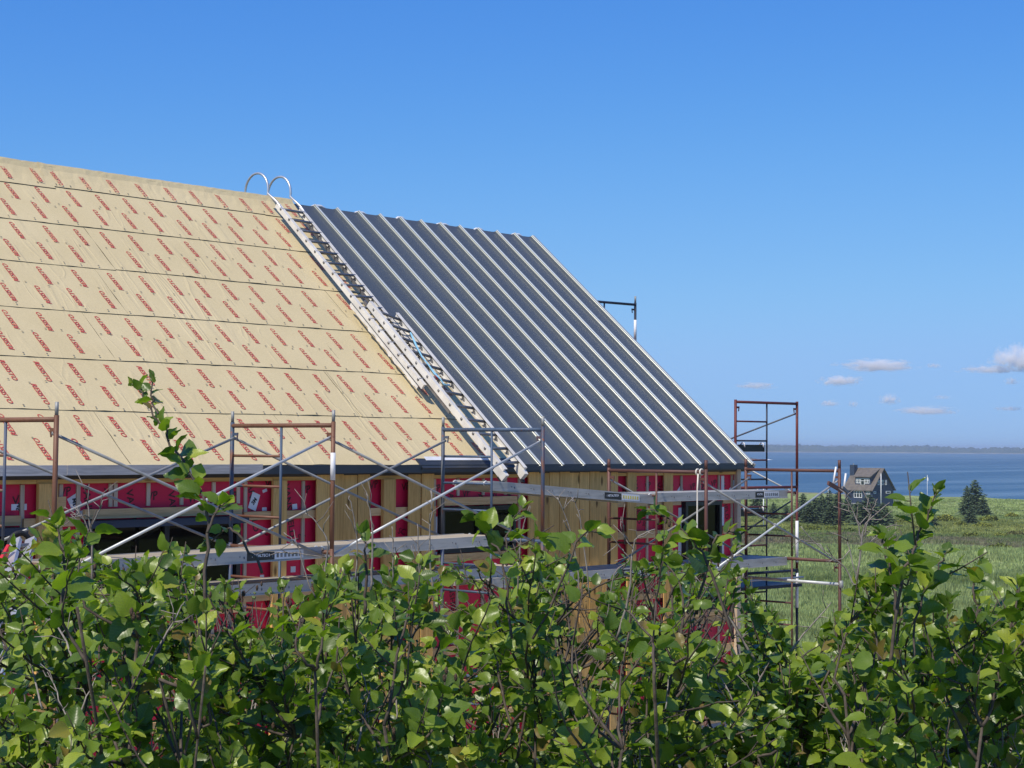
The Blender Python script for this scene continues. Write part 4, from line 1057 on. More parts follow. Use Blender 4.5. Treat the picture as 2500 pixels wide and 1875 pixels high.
# spruces
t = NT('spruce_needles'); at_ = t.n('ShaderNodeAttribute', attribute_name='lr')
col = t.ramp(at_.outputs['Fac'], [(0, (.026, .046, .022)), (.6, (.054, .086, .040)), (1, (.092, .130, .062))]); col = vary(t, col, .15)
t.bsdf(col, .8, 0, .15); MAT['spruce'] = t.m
simple('spruce_bark', (.07, .055, .045), rough=.95)
def spruce_mesh(seed, h=1.0):
    rg = np.random.default_rng(seed); V = []; lr = []; nlev = 30
    for k in range(nlev):
        u = (k + rg.random()*.6)/nlev; z = .04 + .94*u; R = .26*(1 - u)**.8*(.85 + .3*rg.random()) + .01
        nb = int(6 + 7*(1 - u)); a0 = rg.random()*6.28
        for b in range(nb):
            a = a0 + 6.283*b/nb + rg.normal()*.2; Rb = R*(.65 + .5*rg.random()); c, s = math.cos(a), math.sin(a)
            nq = max(2, int(6*(1 - u) + 2))
            for q in range(nq):
                f = (q + .6)/nq; rr = Rb*f; zz = z - .05*f*f*(1 - u) + .02*f + rg.normal()*.006
                w = (.030*(1.15 - .5*f))*(1.2 - .5*u); l = Rb/nq*1.3
                p = np.array([c*rr, s*rr, zz]); dr = np.array([c, s, -.25 + rg.normal()*.25]); dr /= np.linalg.norm(dr); sd = np.array([-s, c, rg.normal()*.45])
                V += [p - sd*w*.4 - dr*l*.2, p + sd*w*.4 - dr*l*.2, p + sd*w + dr*l*.7 - (0, 0, .012), p + dr*l*1.2, p - sd*w + dr*l*.7 - (0, 0, .012)]
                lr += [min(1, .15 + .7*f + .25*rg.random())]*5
    V = np.array(V); n = len(V)//5; idx = np.arange(n)[:, None]*5
    F = np.concatenate([idx + [0, 1, 2], idx + [0, 2, 3], idx + [0, 3, 4]])
    me = fast_mesh('spruce_crown', V, F, MAT['spruce'], np.array(lr)); 
    tr = MB().tube([(0, 0, -.02), (0, 0, .5), (0, 0, .97)], [.018, .011, .002], 7)
    tm = bpy.data.meshes.new('spruce_trunk'); tm.from_pydata(tr.v, [], tr.f); tm.materials.append(MAT['spruce_bark'])
    return me, tm
SPM = [spruce_mesh(s) for s in (1, 2, 3, 4)]
rg = np.random.default_rng(21)
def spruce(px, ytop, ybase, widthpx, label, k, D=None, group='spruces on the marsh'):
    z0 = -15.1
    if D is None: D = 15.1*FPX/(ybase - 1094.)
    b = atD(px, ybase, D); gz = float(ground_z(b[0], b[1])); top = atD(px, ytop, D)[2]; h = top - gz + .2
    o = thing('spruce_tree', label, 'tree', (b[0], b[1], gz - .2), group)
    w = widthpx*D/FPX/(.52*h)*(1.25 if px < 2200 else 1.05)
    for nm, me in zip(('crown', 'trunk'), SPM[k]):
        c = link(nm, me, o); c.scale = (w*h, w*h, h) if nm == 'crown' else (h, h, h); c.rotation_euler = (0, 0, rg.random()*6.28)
for i, a in enumerate(((1961, 1203, 1276, 48, 'leftmost spruce of the dense row before the navy house'), (1990, 1210, 1279, 46, 'spruce second from left in the row before the navy house'),
        (2006, 1204, 1274, 44, 'spruce third from left in the row before the navy house'), (2025, 1195, 1270, 46, 'tallest spruce left of the navy house behind the row'), (2045, 1200, 1276, 52, 'spruce just left of the navy house wall, behind the free scaffold post'),
        (2070, 1213, 1280, 50, 'low spruce below the navy house front window'), (2094, 1222, 1283, 44, 'short spruce below the navy house eave'), (2121, 1206, 1286, 74, 'broad spruce covering the corner of the navy house'), (2155, 1226, 1284, 52, 'dense low spruce below the navy house gable'),
        (1976, 1222, 1284, 44, 'short spruce at the front left of the row'), (2030, 1228, 1286, 50, 'short spruce at the front of the row behind the free post'),
        (1848, 1188, 1262, 40, 'spruce seen through the scaffold near the house corner'), (1888, 1225, 1270, 26, 'small spruce seen inside the scaffold tower'), (1920, 1232, 1282, 30, 'small dark spruce left of the dense row'),
        (2272, 1246, 1286, 46, 'low dark spruce hidden behind the tall alder shoot'),
        (2380, 1169, 1254, 74, 'tall dense spruce standing alone at the right'), (2361, 1184, 1255, 42, 'slender spruce just left of the tall lone spruce'), (2369, 1232, 1278, 42, 'small young spruce in front of the tall lone spruce'), (2400, 1212, 1258, 40, 'short spruce at the right foot of the tall lone spruce'))):
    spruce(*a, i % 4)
# low bushes on the marsh
t = NT('bush_leaf'); at_ = t.n('ShaderNodeAttribute', attribute_name='lr')
rnd = t.rand(); c1 = t.ramp(rnd, [(0, (.095, .130, .028)), (.5, (.155, .180, .030)), (.8, (.20, .215, .034)), (1, (.13, .115, .060))])
col = t.mix(1.0, c1, t.ramp(at_.outputs['Fac'], [(0, .55), (1, 1.4)]), 'MULTIPLY'); t.bsdf(col, .7, 0, .2); MAT['bush_leaf'] = t.m
def bush_mesh(seed):
    rg = np.random.default_rng(seed); n = 900; d = rg.normal(size=(n, 3)); d /= np.linalg.norm(d, axis=1)[:, None]; d[:, 2] = abs(d[:, 2])
    lob = 1 + .25*np.sin(d[:, 0]*5 + seed) * np.sin(d[:, 1]*4 + 2*seed); R = lob*(.55 + .45*rg.random(n)**.4)
    c = d*R[:, None]*np.array([1, 1, .8]); a = rg.normal(size=(n, 3)); b = rg.normal(size=(n, 3)); a /= np.linalg.norm(a, axis=1)[:, None]; b /= np.linalg.norm(b, axis=1)[:, None]
    s = (.07 + .05*rg.random(n))[:, None]; V = np.stack([c - a*s, c + b*s, c + a*s, c - b*s], 1)
    return fast_mesh('bush_crown', V, np.arange(n*4).reshape(-1, 4), MAT['bush_leaf'], np.repeat(rg.random(n), 4))
BM = [bush_mesh(s) for s in (1, 2, 3)]
bl = [(1945, 1290, 40, 'olive bush at the left foot of the spruce row'), (1985, 1294, 52, 'wide olive bush before the left spruces'), (2030, 1293, 46, 'green bush before the middle of the spruce row'), (2075, 1297, 50, 'green bush under the short spruces'), (2110, 1300, 40, 'bush below the broad corner spruce'),
      (2150, 1298, 52, 'bush below the gable side spruces'), (2205, 1278, 44, 'bush right of the navy house deck'), (2240, 1290, 48, 'bush behind the big alder leaves at right'), (2310, 1268, 62, 'yellow-green bush left of the lone spruces'), (2345, 1282, 40, 'low bush before the slender spruce'),
      (2415, 1268, 56, 'bright yellow-green bush at the right foot of the tall lone spruce'), (2400, 1284, 44, 'small bush in front of the lone spruce group'), (2440, 1306, 46, 'brownish heath bush right of the lone spruces'), (2370, 1310, 52, 'olive bush below the young lone spruce'), (2480, 1300, 50, 'olive bush at the right picture edge'),
      (2470, 1262, 40, 'far low bush near the dune at the right edge'), (1900, 1296, 40, 'olive bush seen through the tower'), (1925, 1405, 70, 'dark wide bush patch seen through the scaffold'), (2440, 1338, 60, 'low spreading bush in the middle of the marsh at right')]
for i, (px, yb_, w, lb) in enumerate(bl):
    D = 15.0*FPX/(yb_ - 1094.); b = atD(px, yb_, D); gz = float(ground_z(b[0], b[1])); sc = w*D/FPX/2
    o = thing('bush', lb, 'bush', (b[0], b[1], gz - .1), 'low bushes on the marsh')
    c = link('foliage', BM[i % 3], o); c.scale = (sc, sc*.8, sc*.62); c.rotation_euler = (0, 0, i*1.3)
    MB().tube([(b[0], b[1], gz - .2), (b[0], b[1], gz + sc*.2)], .06, 5).build('stem', MAT['spruce_bark'], o)

# ================================================================== CLOUDS (real volumes far out over the sea)
def cloud_mat(seed, dens):
    t = NT('cloud_vapour'); tc = t.n('ShaderNodeTexCoord')
    sp = t.n('ShaderNodeSeparateXYZ'); t.L(tc.outputs['Object'], sp.inputs[0])
    ln = t.n('ShaderNodeVectorMath', operation='LENGTH'); t.L(tc.outputs['Object'], ln.inputs[0])
    mp = t.n('ShaderNodeMapping'); t.L(tc.outputs['Object'], mp.inputs[0]); mp.inputs['Scale'].default_value = (2.6, 1.4, 1.2); mp.inputs['Location'].default_value = (seed*3.7, seed*1.9, seed*.7)
    nz = t.noise(mp.outputs[0], 1.6, 5, .62)
    e = t.math('SUBTRACT', 1.0, ln.outputs['Value'])                       # 1 in the middle, 0 at the rim
    d = t.math('ADD', t.math('MULTIPLY', e, .95), t.math('MULTIPLY', t.math('SUBTRACT', nz, .62), 2.3))
    fl = t.ramp(t.math('MULTIPLY_ADD', sp.outputs[2], .5), [(.10, 0.), (.32, 1.)]); fl.node.inputs[0].links[0].from_node.inputs[2].default_value = .5
    d = t.math('MULTIPLY', t.math('MAXIMUM', d, 0.0), fl)
    d = t.math('MULTIPLY', d, dens)
    pv = t.n('ShaderNodeVolumePrincipled'); pv.inputs['Color'].default_value = (.995, .995, 1.0, 1); pv.inputs['Anisotropy'].default_value = 0.0
    t.L(d, pv.inputs['Density']); t.L(pv.outputs[0], t.out.inputs['Volume'])
    t.m.volume_intersection_method = 'FAST' if hasattr(t.m, 'volume_intersection_method') else None
    return t.m
def sphere_mesh(name, nu=24, nv_=12):
    V = [(0, 0, -1)]; F = []
    for j in range(1, nv_):
        p = math.pi*j/nv_
        for i in range(nu): a = 2*math.pi*i/nu; V.append((math.sin(p)*math.cos(a), math.sin(p)*math.sin(a), -math.cos(p)))
    V.append((0, 0, 1)); top = len(V) - 1
    for i in range(nu): F.append((0, 1 + (i+1) % nu, 1 + i)); F.append((top, top - nu + i, top - nu + (i+1) % nu))
    for j in range(nv_ - 2):
        for i in range(nu): a = 1 + j*nu + i; b = 1 + j*nu + (i+1) % nu; F.append((a, b, b + nu, a + nu))
    me = bpy.data.meshes.new(name); me.from_pydata(V, [], F); return me
CD = 32000.
cl = [(2490, 878, 88, 36, 'big white cumulus cloud at the right picture edge', 1.0), (2425, 902, 100, 12, 'long flat cloud tail left of the big cumulus', .6), (2145, 893, 125, 17, 'long white cloud bank left of the big cumulus', .9),
      (2280, 893, 26, 7, 'tiny cloud between the long bank and the big cumulus', .6), (2052, 930, 66, 14, 'small flat cumulus above the navy house', 1.0), (1845, 942, 66, 10, 'pale thin cloud above the scaffold tower', .55),
      (2025, 985, 34, 9, 'faint small cloud low above the free post', .7), (2083, 987, 18, 10, 'tiny puff low above the navy house', .7), (2171, 976, 32, 16, 'single round puff above the sea', .9),
      (2262, 1003, 92, 12, 'long pale cloud lowest over the sea', .75), (2469, 931, 24, 11, 'small puff under the big cumulus', .7), (2463, 998, 48, 7, 'faint thin cloud low at the right edge', .45), (2301, 970, 30, 6, 'faintest streak of cloud in the middle of the sky at right', .4)]
for i, (px, py, hw, hh, lb, dn) in enumerate(cl):
    c = atD(px, py, CD + 300*(i % 4)); sx_, sz_ = hw*CD/FPX, hh*CD/FPX
    me = sphere_mesh('cloud'); me.materials.append(cloud_mat(i + 1, dn*.018*90/(hw*.45 + 40)))
    o = link('cloud', me, None, c); a = math.atan2(c[0], c[1]); o.rotation_euler = (0, 0, -a); o.scale = (sx_, sx_*.55, sz_*1.25)
    tag(o, lb, 'cloud', 'clouds over the sea')

# ================================================================== HAZE
t = NT('haze_air'); pv = t.n('ShaderNodeVolumePrincipled'); pv.inputs['Color'].default_value = (.80, .89, 1.0, 1); pv.inputs['Density'].default_value = 1.25e-4; pv.inputs['Anisotropy'].default_value = .2
t.L(pv.outputs[0], t.out.inputs['Volume'])
m = MB(); m.box((-19500, -19500, -24), (19500, 19500, 26)); hz = m.build('haze', t.m)
kind(hz, 'stuff', 'pale sea haze that fades the far shore')

# ================================================================== FOREGROUND ALDER THICKET
t = NT('alder_leaf'); at_ = t.n('ShaderNodeAttribute', attribute_name='lr')
rn = t.math('FRACT', t.math('ADD', t.rand(), at_.outputs['Fac']))
uv = t.n('ShaderNodeUVMap'); su = t.n('ShaderNodeSeparateXYZ'); t.L(uv.outputs[0], su.inputs[0])
au = t.math('ABSOLUTE', t.math('SUBTRACT', su.outputs[0], .5))
ph = t.math('SUBTRACT', su.outputs[1], t.math('MULTIPLY', au, .62))
vein = t.math('SINE', t.math('MULTIPLY', ph, 50.0))
vmask = t.ramp(t.math('MULTIPLY_ADD', vein, .5), [(.80, 0.), (.97, 1.)]); vmask.node.inputs[0].links[0].from_node.inputs[2].default_value = .5
mid = t.ramp(au, [(.015, 1.), (.035, 0.)])
vn = t.math('MAXIMUM', vmask, mid)
base = t.ramp(rn, [(0, (.058, .104, .012)), (.30, (.106, .172, .017)), (.60, (.170, .245, .024)), (.85, (.255, .325, .034)), (.965, (.36, .40, .050)), (.975, (.22, .16, .04)), (1, (.22, .15, .04))])
base = t.mix(t.math('MULTIPLY', vn, .30), base, (.16, .22, .06))
blot = t.noise(t.coord('Object'), 30., 4); base = t.mix(1.0, base, t.ramp(blot, [(.3, .85), (.7, 1.12)]), 'MULTIPLY')
nm = t.bump(t.math('SUBTRACT', vein, t.math('MULTIPLY', vn, .6)), .05, .0016)
b = t.n('ShaderNodeBsdfPrincipled'); t.L(base, b.inputs['Base Color']); b.inputs['Roughness'].default_value = .36; b.inputs['Specular IOR Level'].default_value = .5; t.L(nm, b.inputs['Normal'])
tr = t.n('ShaderNodeBsdfTranslucent'); tcol = t.mix(1.0, base, (1.5, 1.9, .42), 'MULTIPLY'); t.L(tcol, tr.inputs[0]); t.L(nm, tr.inputs['Normal'])
mx = t.n('ShaderNodeMixShader'); mx.inputs[0].default_value = .34; t.L(b.outputs[0], mx.inputs[1]); t.L(tr.outputs[0], mx.inputs[2]); t.L(mx.outputs[0], t.out.inputs[0])
MAT['leaf'] = t.m
def bark(name, a, b_):
    t = NT(name); v = t.coord('Object', (1, 1, .6)); n = t.noise(v, 45., 6, .7)
    t.bsdf(t.ramp(n, [(.35, a), (.65, b_)]), .8, 0, .2, t.bump(n, .5, .004)); MAT[name] = t.m
bark('bark', (.055, .042, .034), (.125, .10, .08)); bark('bark_dead', (.15, .125, .108), (.34, .30, .27))
simple('bud_green', (.10, .13, .03), rough=.5); simple('cone_brown', (.085, .05, .03), rough=.85, bump=.6, bscale=300)

def leaf_mesh(seed):
    rg = np.random.default_rng(seed); vsn = [0, .08, .24, .43, .64, .85, 1.0]; us = [-1, -.5, 0, .5, 1]
    wmax = .34 + .09*rg.random(); fold = .18 + .30*rg.random(); curl = rg.uniform(-.15, .60); tw = rg.normal()*.25
    V = []; UV = []
    for j, v in enumerate(vsn):
        w = wmax*(math.sin(math.pi*min(1, v**.72*.985 + .012))**.80) if 0 < v < 1 else .010
        for u in us:
            e = (1 + (.07 if j % 2 else -.05) + rg.normal()*.03) if abs(u) == 1 else 1.0
            x = u*w*e; z = abs(u)*w*fold - curl*v*v*.5 + (.022*(-1)**j*abs(u)) + tw*u*w*v*.5 + rg.normal()*.008
            V.append((x, v + (.015*(-1)**j if abs(u) == 1 else 0), z)); UV.append((u*.5*(w/wmax) + .5, v))
    F = []
    for j in range(6):
        for i in range(4):
            a = j*5 + i; F += [(a, a + 1, a + 6), (a, a + 6, a + 5)]
    return np.array(V), np.array(F), np.array(UV)
LEAF = [leaf_mesh(s) for s in range(1, 12)]
LME = [fast_mesh('alder_leaf', V, F, MAT['leaf'], None, True, UV) for V, F, UV in LEAF]
rg = np.random.default_rng(101)
def nrm(v): return v/(np.linalg.norm(v) + 1e-9)
# thin spots of the thicket, where the wall shows through the twigs
THIN = [(1200, 1440, 60, 65), (1420, 1545, 62, 130), (1590, 1475, 62, 75), (1720, 1525, 65, 50), (600, 1490, 75, 50), (515, 1535, 55, 42), (1000, 1560, 34, 34), (1785, 1560, 42, 45), (1470, 1775, 75, 45), (1300, 1650, 28, 28), (1110, 1470, 30, 50), (860, 1500, 26, 40), (1540, 1640, 30, 40), (300, 1540, 28, 26)]
class Shrub:
    def __init__(s, name, label, px, D):
        b = atD(px, 1900, D); s.gz = float(ground_z(b[0], b[1])) - .05; s.base = np.array([b[0], b[1], s.gz]); s.D = D
        s.o = thing('alder_shrub', label, 'shrub', s.base, 'alder shrubs of the foreground thicket')
        s.leaves = []; s.tw = MB(); s.dead = MB(); s.buds = MB(); s.cones = MB(); s.stems = []
    def leaf(s, p, d, n, size):
        dep = p @ _F; lx = 1250 + FPX*(p @ _R)/dep; ly = 937.5 - FPX*(p @ _U)/dep
        for (gx, gy, ga, gb) in THIN:
            if ((lx - gx)/ga)**2 + ((ly - gy)/gb)**2 < 1 and rg.random() < .88: return
        s.leaves.append((np.array(p), nrm(d), n, size, int(rg.integers(0, len(LEAF)))))
    def leaf_at(s, p, ax, k, size, up=.55, tip=0.0):
        a = k*2.4 + rg.normal()*.45; ref = np.array([0, 0, 1.]) if abs(ax[2]) < .8 else np.array([1., 0, 0])
        u = nrm(np.cross(ax, ref)); w = np.cross(ax, u); out = math.cos(a)*u + math.sin(a)*w
        d = nrm(out*(.95 - .5*tip) + ax*(.45 + .7*tip) + rg.normal(size=3)*.22 + np.array([0, 0, .10]))
        n = np.array([0, 0, up]) + ax*.35 + np.array([SUNV.x, SUNV.y, SUNV.z])*.25 - _F*.25 + rg.normal(size=3)*.55
        n = nrm(n - d*(n @ d)); st = p + d*size*.16
        s.tw.tube([p, st], [.0012, .0010], 4, False)
        s.leaf(st, d, n, size)
    def shoot(s, pts, r0=.006, r1=.0018, nl=12, t0=.3, size=.058, side=2, dead=False, cones=0.05):
        pts = [np.array(p, float) for p in pts]
        # resample with a smooth curve
        P = []
        for i in range(len(pts) - 1):
            p0 = pts[max(i-1, 0)]; p1, p2 = pts[i], pts[i+1]; p3 = pts[min(i+2, len(pts)-1)]
            for k in range(4):
                u = k/4.; P.append(.5*((2*p1) + (-p0+p2)*u + (2*p0-5*p1+4*p2-p3)*u*u + (-p0+3*p1-3*p2+p3)*u**3))
        P.append(pts[-1]); P = [p + rg.normal(size=3)*(.0012 if dead else .003)*(0 < i < len(P) - 1) for i, p in enumerate(P)]
        n = len(P)
        if dead:
            r0 *= .8; md = MB().tube(P, [r0 + (r1 - r0)*i/(n - 1) for i in range(n)], 6)
            for k in range(int(rg.integers(3, 7))):
                i = int(rg.integers(n//3, n - 1)); ax = nrm(P[min(i+1, n-1)] - P[i-1]); d = nrm(ax*.7 + rg.normal(size=3)*.75 + np.array([0, 0, .3])); l = rg.uniform(.02, .085)
                md.tube([P[i], P[i] + d*l*.45 + rg.normal(size=3)*.003, P[i] + nrm(d + rg.normal(size=3)*.3)*l], [.0016, .0013, .0008], 4)
            md.build('dead_twig', MAT['bark_dead'], s.o, True); return P
        s.tw.tube(P, [r0 + (r1 - r0)*i/(n - 1) for i in range(n)], 5)
        L = np.concatenate([[0], np.cumsum([np.linalg.norm(P[i+1] - P[i]) for i in range(n-1)])])
        def ev(u):
            x = u*L[-1]; i = min(n - 2, max(0, int(np.searchsorted(L, x)) - 1)); f = (x - L[i])/(L[i+1] - L[i] + 1e-9)
            return P[i] + (P[i+1] - P[i])*f, nrm(P[i+1] - P[i])
        for k in range(nl):
            u = t0 + (1 - t0)*(k + .5*rg.random())/nl; p, ax = ev(min(u, .999)); sz = size*(1.08 - .45*max(0, u - .6)/.4)*rg.uniform(.55, 1.28)
            s.leaf_at(p, ax, k, sz, tip=max(0, (u - .75)*3))
        p, ax = ev(.999)
        for k in range(2): s.leaf_at(p, ax, k*1.3 + .4, size*.55, tip=.9)
        s.bud(p, ax)
        for k in range(side):
            u = t0*.6 + (.85 - t0*.6)*rg.random(); p, ax = ev(u); d = nrm(ax*.6 + rg.normal(size=3)*.7 + np.array([0, 0, .25])); l = rg.uniform(.07, .17)
            q = [p, p + d*l*.5 + (0, 0, .006), p + d*l + (0, 0, .02)]; s.tw.tube(q, [.0026, .0020, .0013], 4)
            for j in range(int(3 + l*18)):
                f = .35 + .65*j/(3 + l*18); pp = p + d*l*f; s.leaf_at(pp, d, j + k, size*rg.uniform(.65, 1.05), tip=.6*(f > .9))
            if rg.random() < cones:
                for j in range(3): 
                    c = p + d*l*1.05 + rg.normal(size=3)*.010; s.cones.tube([c, c + (0, 0, .006), c + (0, .001, .014), c + (0, 0, .019)], [.002, .0045, .0045, .0015], 6)
        return P
    def bud(s, p, ax):
        for k in range(2):
            d = nrm(ax + rg.normal(size=3)*.35); l = rg.uniform(.012, .020); s.buds.tube([p, p + d*l*.35, p + d*l*.7, p + d*l], [.0015, .0045, .004, .001], 6)
    def main_stem(s, top, r=.013):
        top = np.array(top); mid = (s.base + top)/2 + rg.normal(size=3)*.10; b0 = s.base + rg.normal(size=3)*(.10, .10, 0)
        P = [b0, b0*.6 + mid*.4 + rg.normal(size=3)*.03, mid, mid*.45 + top*.55 + rg.normal(size=3)*.03, top]
        m = MB().tube(P, [r, r*.9, r*.75, r*.6, r*.45], 7); m.build('stem', MAT['bark'], s.o, True); s.stems.append(P); return P
    def attach(s, tip):
        # nearest sensible point on a stem below the tip
        best = None
        for P in s.stems:
            for k in range(8):
                u = .35 + .65*k/7.; x = u*(len(P) - 1); i = min(len(P) - 2, int(x)); p = P[i] + (P[i+1] - P[i])*(x - i)
                dz = tip[2] - p[2]; sc = np.linalg.norm(tip - p) + (2.0 if dz < .12 else 0) + abs(dz - .4)*.4 + rg.random()*.10
                if best is None or sc < best[0]: best = (sc, p)
        return best[1]
    def finish(s, nobj=290):
        if s.tw.v: s.tw.build('twigs', MAT['bark'], s.o, True)
        if s.dead.v: s.dead.build('dead_twigs', MAT['bark_dead'], s.o, True)
        if s.buds.v: kind(s.buds.build('buds', MAT['bud_green'], s.o, True), 'stuff')
        if s.cones.v: kind(s.cones.build('cones', MAT['cone_brown'], s.o, True), 'stuff')
        def score(l):
            p, d, n, size, _ = l; dep = p @ _F; x = 1250 + FPX*(p @ _R)/dep; y = 937.5 - FPX*(p @ _U)/dep
            inside = (0 <= x <= 2500) and (0 <= y <= 1880)
            return (size/dep)*abs(n @ nrm(p))*(1.0 if inside else .01)*(1.3 if y < 1450 else 1.0)
        s.leaves.sort(key=score, reverse=True)
        vis = s.leaves[:nobj]; rest = s.leaves[nobj:]
        for (p, d, n, size, k) in vis:
            x = np.cross(d, n); o = bpy.data.objects.new('leaf', LME[k]); COL.objects.link(o); o.parent = s.o
            Mx = Matrix(((x[0]*size, d[0]*size, n[0]*size, p[0]-s.base[0]), (x[1]*size, d[1]*size, n[1]*size, p[1]-s.base[1]), (x[2]*size, d[2]*size, n[2]*size, p[2]-s.base[2]), (0, 0, 0, 1)))
            o.matrix_local = Mx
        if rest:
            VV, FF, UU, LR = [], [], [], []; off = 0
            for (p, d, n, size, k) in rest:
                V, F, UV = LEAF[k]; x = np.cross(d, n)
                VV.append((V[:, :1]*x + V[:, 1:2]*d + V[:, 2:]*n)*size + p - s.base); FF.append(F + off); UU.append(UV); off += len(V); LR.append(np.full(len(V), rg.random()))
            me = fast_mesh('foliage', np.concatenate(VV), np.concatenate(FF), MAT['leaf'], np.concatenate(LR), True, np.concatenate(UU))
            kind(link('foliage', me, s.o), 'stuff')

OUT = np.array([(-60, 1370), (0, 1365), (100, 1350), (170, 1325), (240, 1370), (320, 1410), (400, 1360), (450, 1370), (520, 1450), (600, 1480), (680, 1440), (760, 1420), (840, 1410), (900, 1395), (1000, 1400), (1080, 1395), (1140, 1415), (1200, 1405), (1290, 1360), (1380, 1370), (1440, 1430), (1500, 1460), (1570, 1415),
                (1640, 1365), (1720, 1315), (1790, 1355), (1850, 1480), (1920, 1570), (1980, 1570), (2060, 1510), (2150, 1480), (2230, 1460), (2320, 1520), (2400, 1510), (2500, 1490), (2580, 1460)])
def outline(px): return float(np.interp(px, OUT[:, 0], OUT[:, 1]))
SH = [(60, 5.0, 'alder shrub at the left picture edge, before the leaning ladder'), (340, 4.6, 'alder shrub with the tall leafy shoot rising over the roof'), (620, 5.4, 'alder shrub before the taped scaffold post'), (900, 4.9, 'alder shrub in front of the wooden siding, left of the blue frame'),
      (1190, 5.3, 'alder shrub below the blue scaffold frame and the middle window'), (1480, 4.9, 'alder shrub in front of the bare siding boards left of the roped frame'), (1740, 5.0, 'alder shrub before the right house corner'), (2010, 5.2, 'low alder shrub with bare twigs before the free scaffold post'),
      (2240, 4.8, 'alder shrub with large-leaved shoot reaching to the sea line'), (2470, 5.2, 'alder shrub at the right picture edge before the marsh')]
shrubs = []
for i, (px, D, lb) in enumerate(SH):
    s = Shrub('alder', lb, px, D); shrubs.append(s)
    for k in range(7):
        tx = px + rg.uniform(-170, 170); s.main_stem(atD(tx, outline(tx) + rg.uniform(140, 400), D + rg.uniform(-.8, 1.3)), rg.uniform(.005, .009))
    nsh = 92
    for k in range(nsh):
        tx = px + rg.uniform(-185, 185); u = rg.random()**.9; oy = outline(tx)
        ty = oy + (rg.exponential(26) if k < 16 else u*(1960 - oy)) - (rg.random()*40 if k < 16 else 0)
        dd = D + rg.uniform(-.75, 2.2)
        if ty > 1720: dd = min(dd, D + .9)
        T = atD(tx, ty, dd); A = s.attach(T)
        if np.linalg.norm(T - A) < .12: A = A - (0, 0, .15)
        md = (A + T)/2 + rg.normal(size=3)*.035 - (0, 0, .02)
        s.shoot([A, md, T], .0048, .0016, int(rg.integers(8, 13)), .28, rg.uniform(.046, .063), int(rg.integers(1, 4)))
def sp(s, pix, D, **kw): return s.shoot([atD(x, y, D + .02*i) for i, (x, y) in enumerate(pix)], **kw)
s = shrubs[1]
sp(s, [(470, 1640), (500, 1480), (506, 1369), (506, 1258), (500, 1223), (468, 1163), (437, 1113), (402, 1052), (377, 1018), (351, 970), (332, 942)], 4.3, r0=.0052, r1=.002, nl=32, t0=.46, size=.056, side=0)
sp(s, [(506, 1300), (530, 1245), (548, 1228)], 4.3, r0=.004, nl=7, t0=.4, size=.055, side=0)
sp(s, [(506, 1330), (560, 1290), (600, 1330), (640, 1400)][::-1] , 4.4, r0=.004, nl=6, t0=.6, size=.045, side=0)
sp(s, [(385, 1010), (372, 975), (372, 930)], 4.3, r0=.003, nl=5, t0=.3, size=.050, side=0)
sp(shrubs[8], [(2170, 1640), (2200, 1420), (2235, 1330), (2262, 1270), (2285, 1205)], 4.2, r0=.0048, nl=20, t0=.40, size=.066, side=1)
sp(shrubs[8], [(2230, 1620), (2245, 1480), (2290, 1390), (2310, 1350)], 4.4, r0=.0036, nl=14, t0=.35, size=.062, side=2)
sp(shrubs[8], [(2190, 1620), (2200, 1500), (2225, 1400), (2235, 1340)], 4.5, r0=.0036, nl=14, t0=.3, size=.060, side=2)
sp(shrubs[8], [(2150, 1620), (2130, 1500), (2110, 1430)], 4.5, r0=.0036, nl=12, t0=.3, size=.058, side=2)
sp(shrubs[8], [(2190, 1500), (2180, 1420), (2165, 1335), (2150, 1305)], 4.3, r0=.005, nl=8, t0=.5, size=.055, side=0)
sp(shrubs[4], [(1250, 1560), (1238, 1440), (1232, 1340), (1245, 1290), (1275, 1240)], 4.7, r0=.004, nl=13, t0=.55, size=.060, side=1)
sp(shrubs[4], [(1238, 1380), (1200, 1320), (1150, 1262)], 4.7, r0=.004, nl=8, t0=.5, size=.052, side=0)
sp(shrubs[4], [(1300, 1560), (1370, 1420), (1420, 1310), (1460, 1300)], 4.7, r0=.004, nl=11, t0=.55, size=.066, side=1)
sp(shrubs[6], [(1790, 1560), (1740, 1400), (1690, 1320), (1640, 1270), (1580, 1245)], 4.7, r0=.0048, nl=17, t0=.42, size=.064, side=1)
sp(shrubs[6], [(1700, 1500), (1740, 1330), (1790, 1300)], 4.8, r0=.005, nl=9, t0=.45, size=.060, side=1)
sp(shrubs[9], [(2420, 1640), (2395, 1500), (2376, 1440), (2388, 1400), (2392, 1365)], 4.8, r0=.0045, nl=13, t0=.45, size=.056, side=1)
sp(shrubs[9], [(2450, 1640), (2470, 1520), (2490, 1430)], 4.8, r0=.006, nl=10, t0=.5, size=.056, side=1)
sp(shrubs[8], [(2330, 1640), (2310, 1540), (2320, 1470)], 4.8, r0=.006, nl=10, t0=.5, size=.056, side=1)
sp(shrubs[0], [(150, 1500), (160, 1400), (150, 1330), (140, 1290)], 4.4, r0=.006, nl=12, t0=.4, size=.068, side=1)
sp(shrubs[3], [(890, 1500), (895, 1400), (890, 1330), (880, 1300)], 4.8, r0=.005, nl=8, t0=.5, size=.050, side=0)
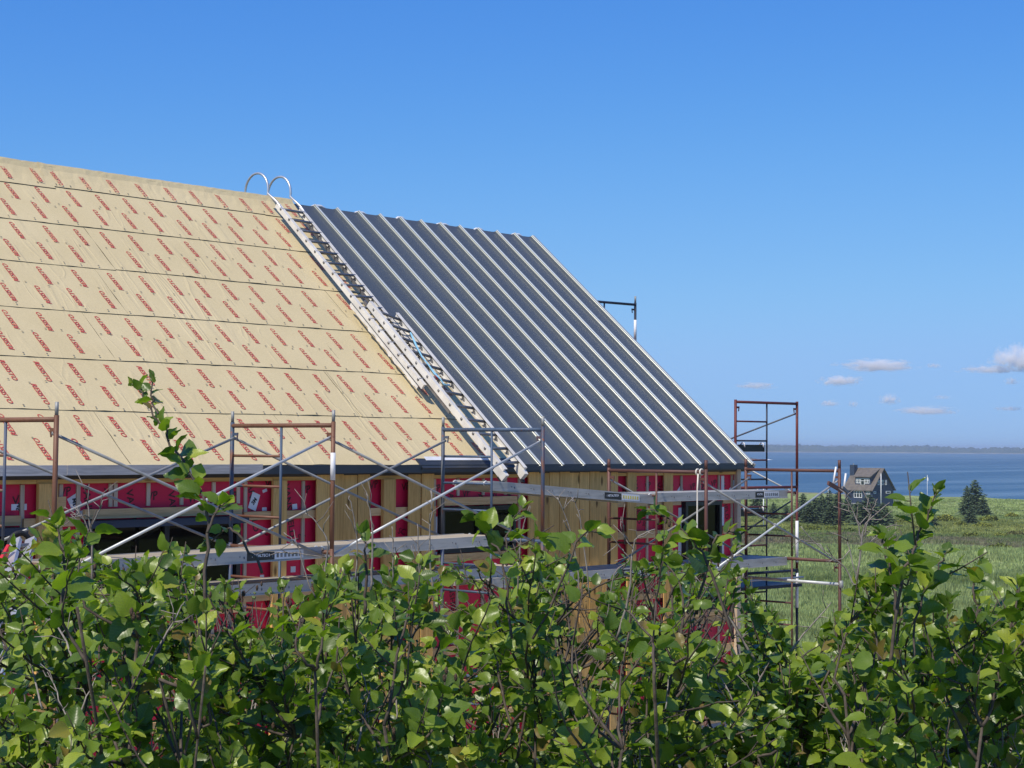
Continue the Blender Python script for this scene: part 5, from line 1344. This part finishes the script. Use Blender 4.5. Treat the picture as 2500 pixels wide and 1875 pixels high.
# bare, dead twigs standing out of the thicket
def dead(s, D, *lines):
    for pix, r in lines: s.shoot([atD(x, y, D) for x, y in pix], r0=r, r1=.0012, dead=True)
dead(shrubs[3], 4.8, ([(905, 1440), (910, 1340), (905, 1260), (895, 1205)], .0045), ([(870, 1420), (872, 1330), (862, 1250), (853, 1210)], .003), ([(785, 1440), (800, 1330), (772, 1275), (745, 1252)], .0032))
dead(shrubs[2], 5.0, ([(770, 1460), (745, 1400), (725, 1330), (693, 1300)], .003), ([(800, 1360), (700, 1350), (640, 1345)], .0022))
dead(shrubs[4], 5.0, ([(1058, 1450), (1048, 1320), (1055, 1250), (1053, 1198)], .0038), ([(1025, 1440), (1022, 1350), (1019, 1280)], .0028), ([(958, 1420), (960, 1340), (957, 1285)], .002), ([(1262, 1480), (1270, 1330), (1285, 1250)], .0035))
dead(shrubs[5], 5.0, ([(1420, 1460), (1400, 1330), (1380, 1260), (1361, 1214)], .0032), ([(1440, 1460), (1425, 1330), (1412, 1250), (1396, 1214)], .0028), ([(1505, 1560), (1535, 1450), (1545, 1340), (1560, 1310), (1600, 1292)], .0050), ([(1545, 1340), (1525, 1310), (1520, 1300)], .002), ([(1480, 1520), (1500, 1400), (1535, 1370), (1520, 1340)], .0025))
dead(shrubs[1], 4.6, ([(225, 1440), (222, 1300), (215, 1240), (217, 1200)], .004), ([(222, 1290), (240, 1250), (250, 1235)], .0025), ([(222, 1310), (205, 1270), (185, 1235)], .0025))
dead(shrubs[7], 4.9, ([(2075, 1560), (2090, 1440), (2102, 1330), (2115, 1280), (2172, 1227)], .0055), ([(2108, 1310), (2125, 1255), (2142, 1218)], .003), ([(2103, 1320), (2092, 1270), (2058, 1205)], .003), ([(2092, 1420), (2075, 1345), (2070, 1318)], .0025), ([(2098, 1345), (2150, 1300), (2165, 1288)], .003), ([(2090, 1440), (2062, 1385), (2000, 1335), (1955, 1285)], .0032), ([(2140, 1420), (2165, 1360), (2172, 1320)], .002))
dead(shrubs[6], 5.0, ([(1860, 1640), (1810, 1560), (1760, 1480), (1690, 1400)], .006), ([(1905, 1700), (1925, 1600), (1960, 1550), (2030, 1470)], .0075))
for k, s in enumerate(shrubs):
    for j in range(5):
        px, D, _ = SH[k]; x = px + rg.uniform(-170, 170); y = outline(x) + rg.uniform(60, 420); dx = rg.uniform(-90, 90)
        s.shoot([atD(x, y + 150, D - .4), atD(x + dx*.5, y + 70, D - .35), atD(x + dx, y, D - .3)], r0=rg.uniform(.002, .005), r1=.0012, dead=True)
    s.finish()
print('leaves', sum(len(s.leaves) for s in shrubs))
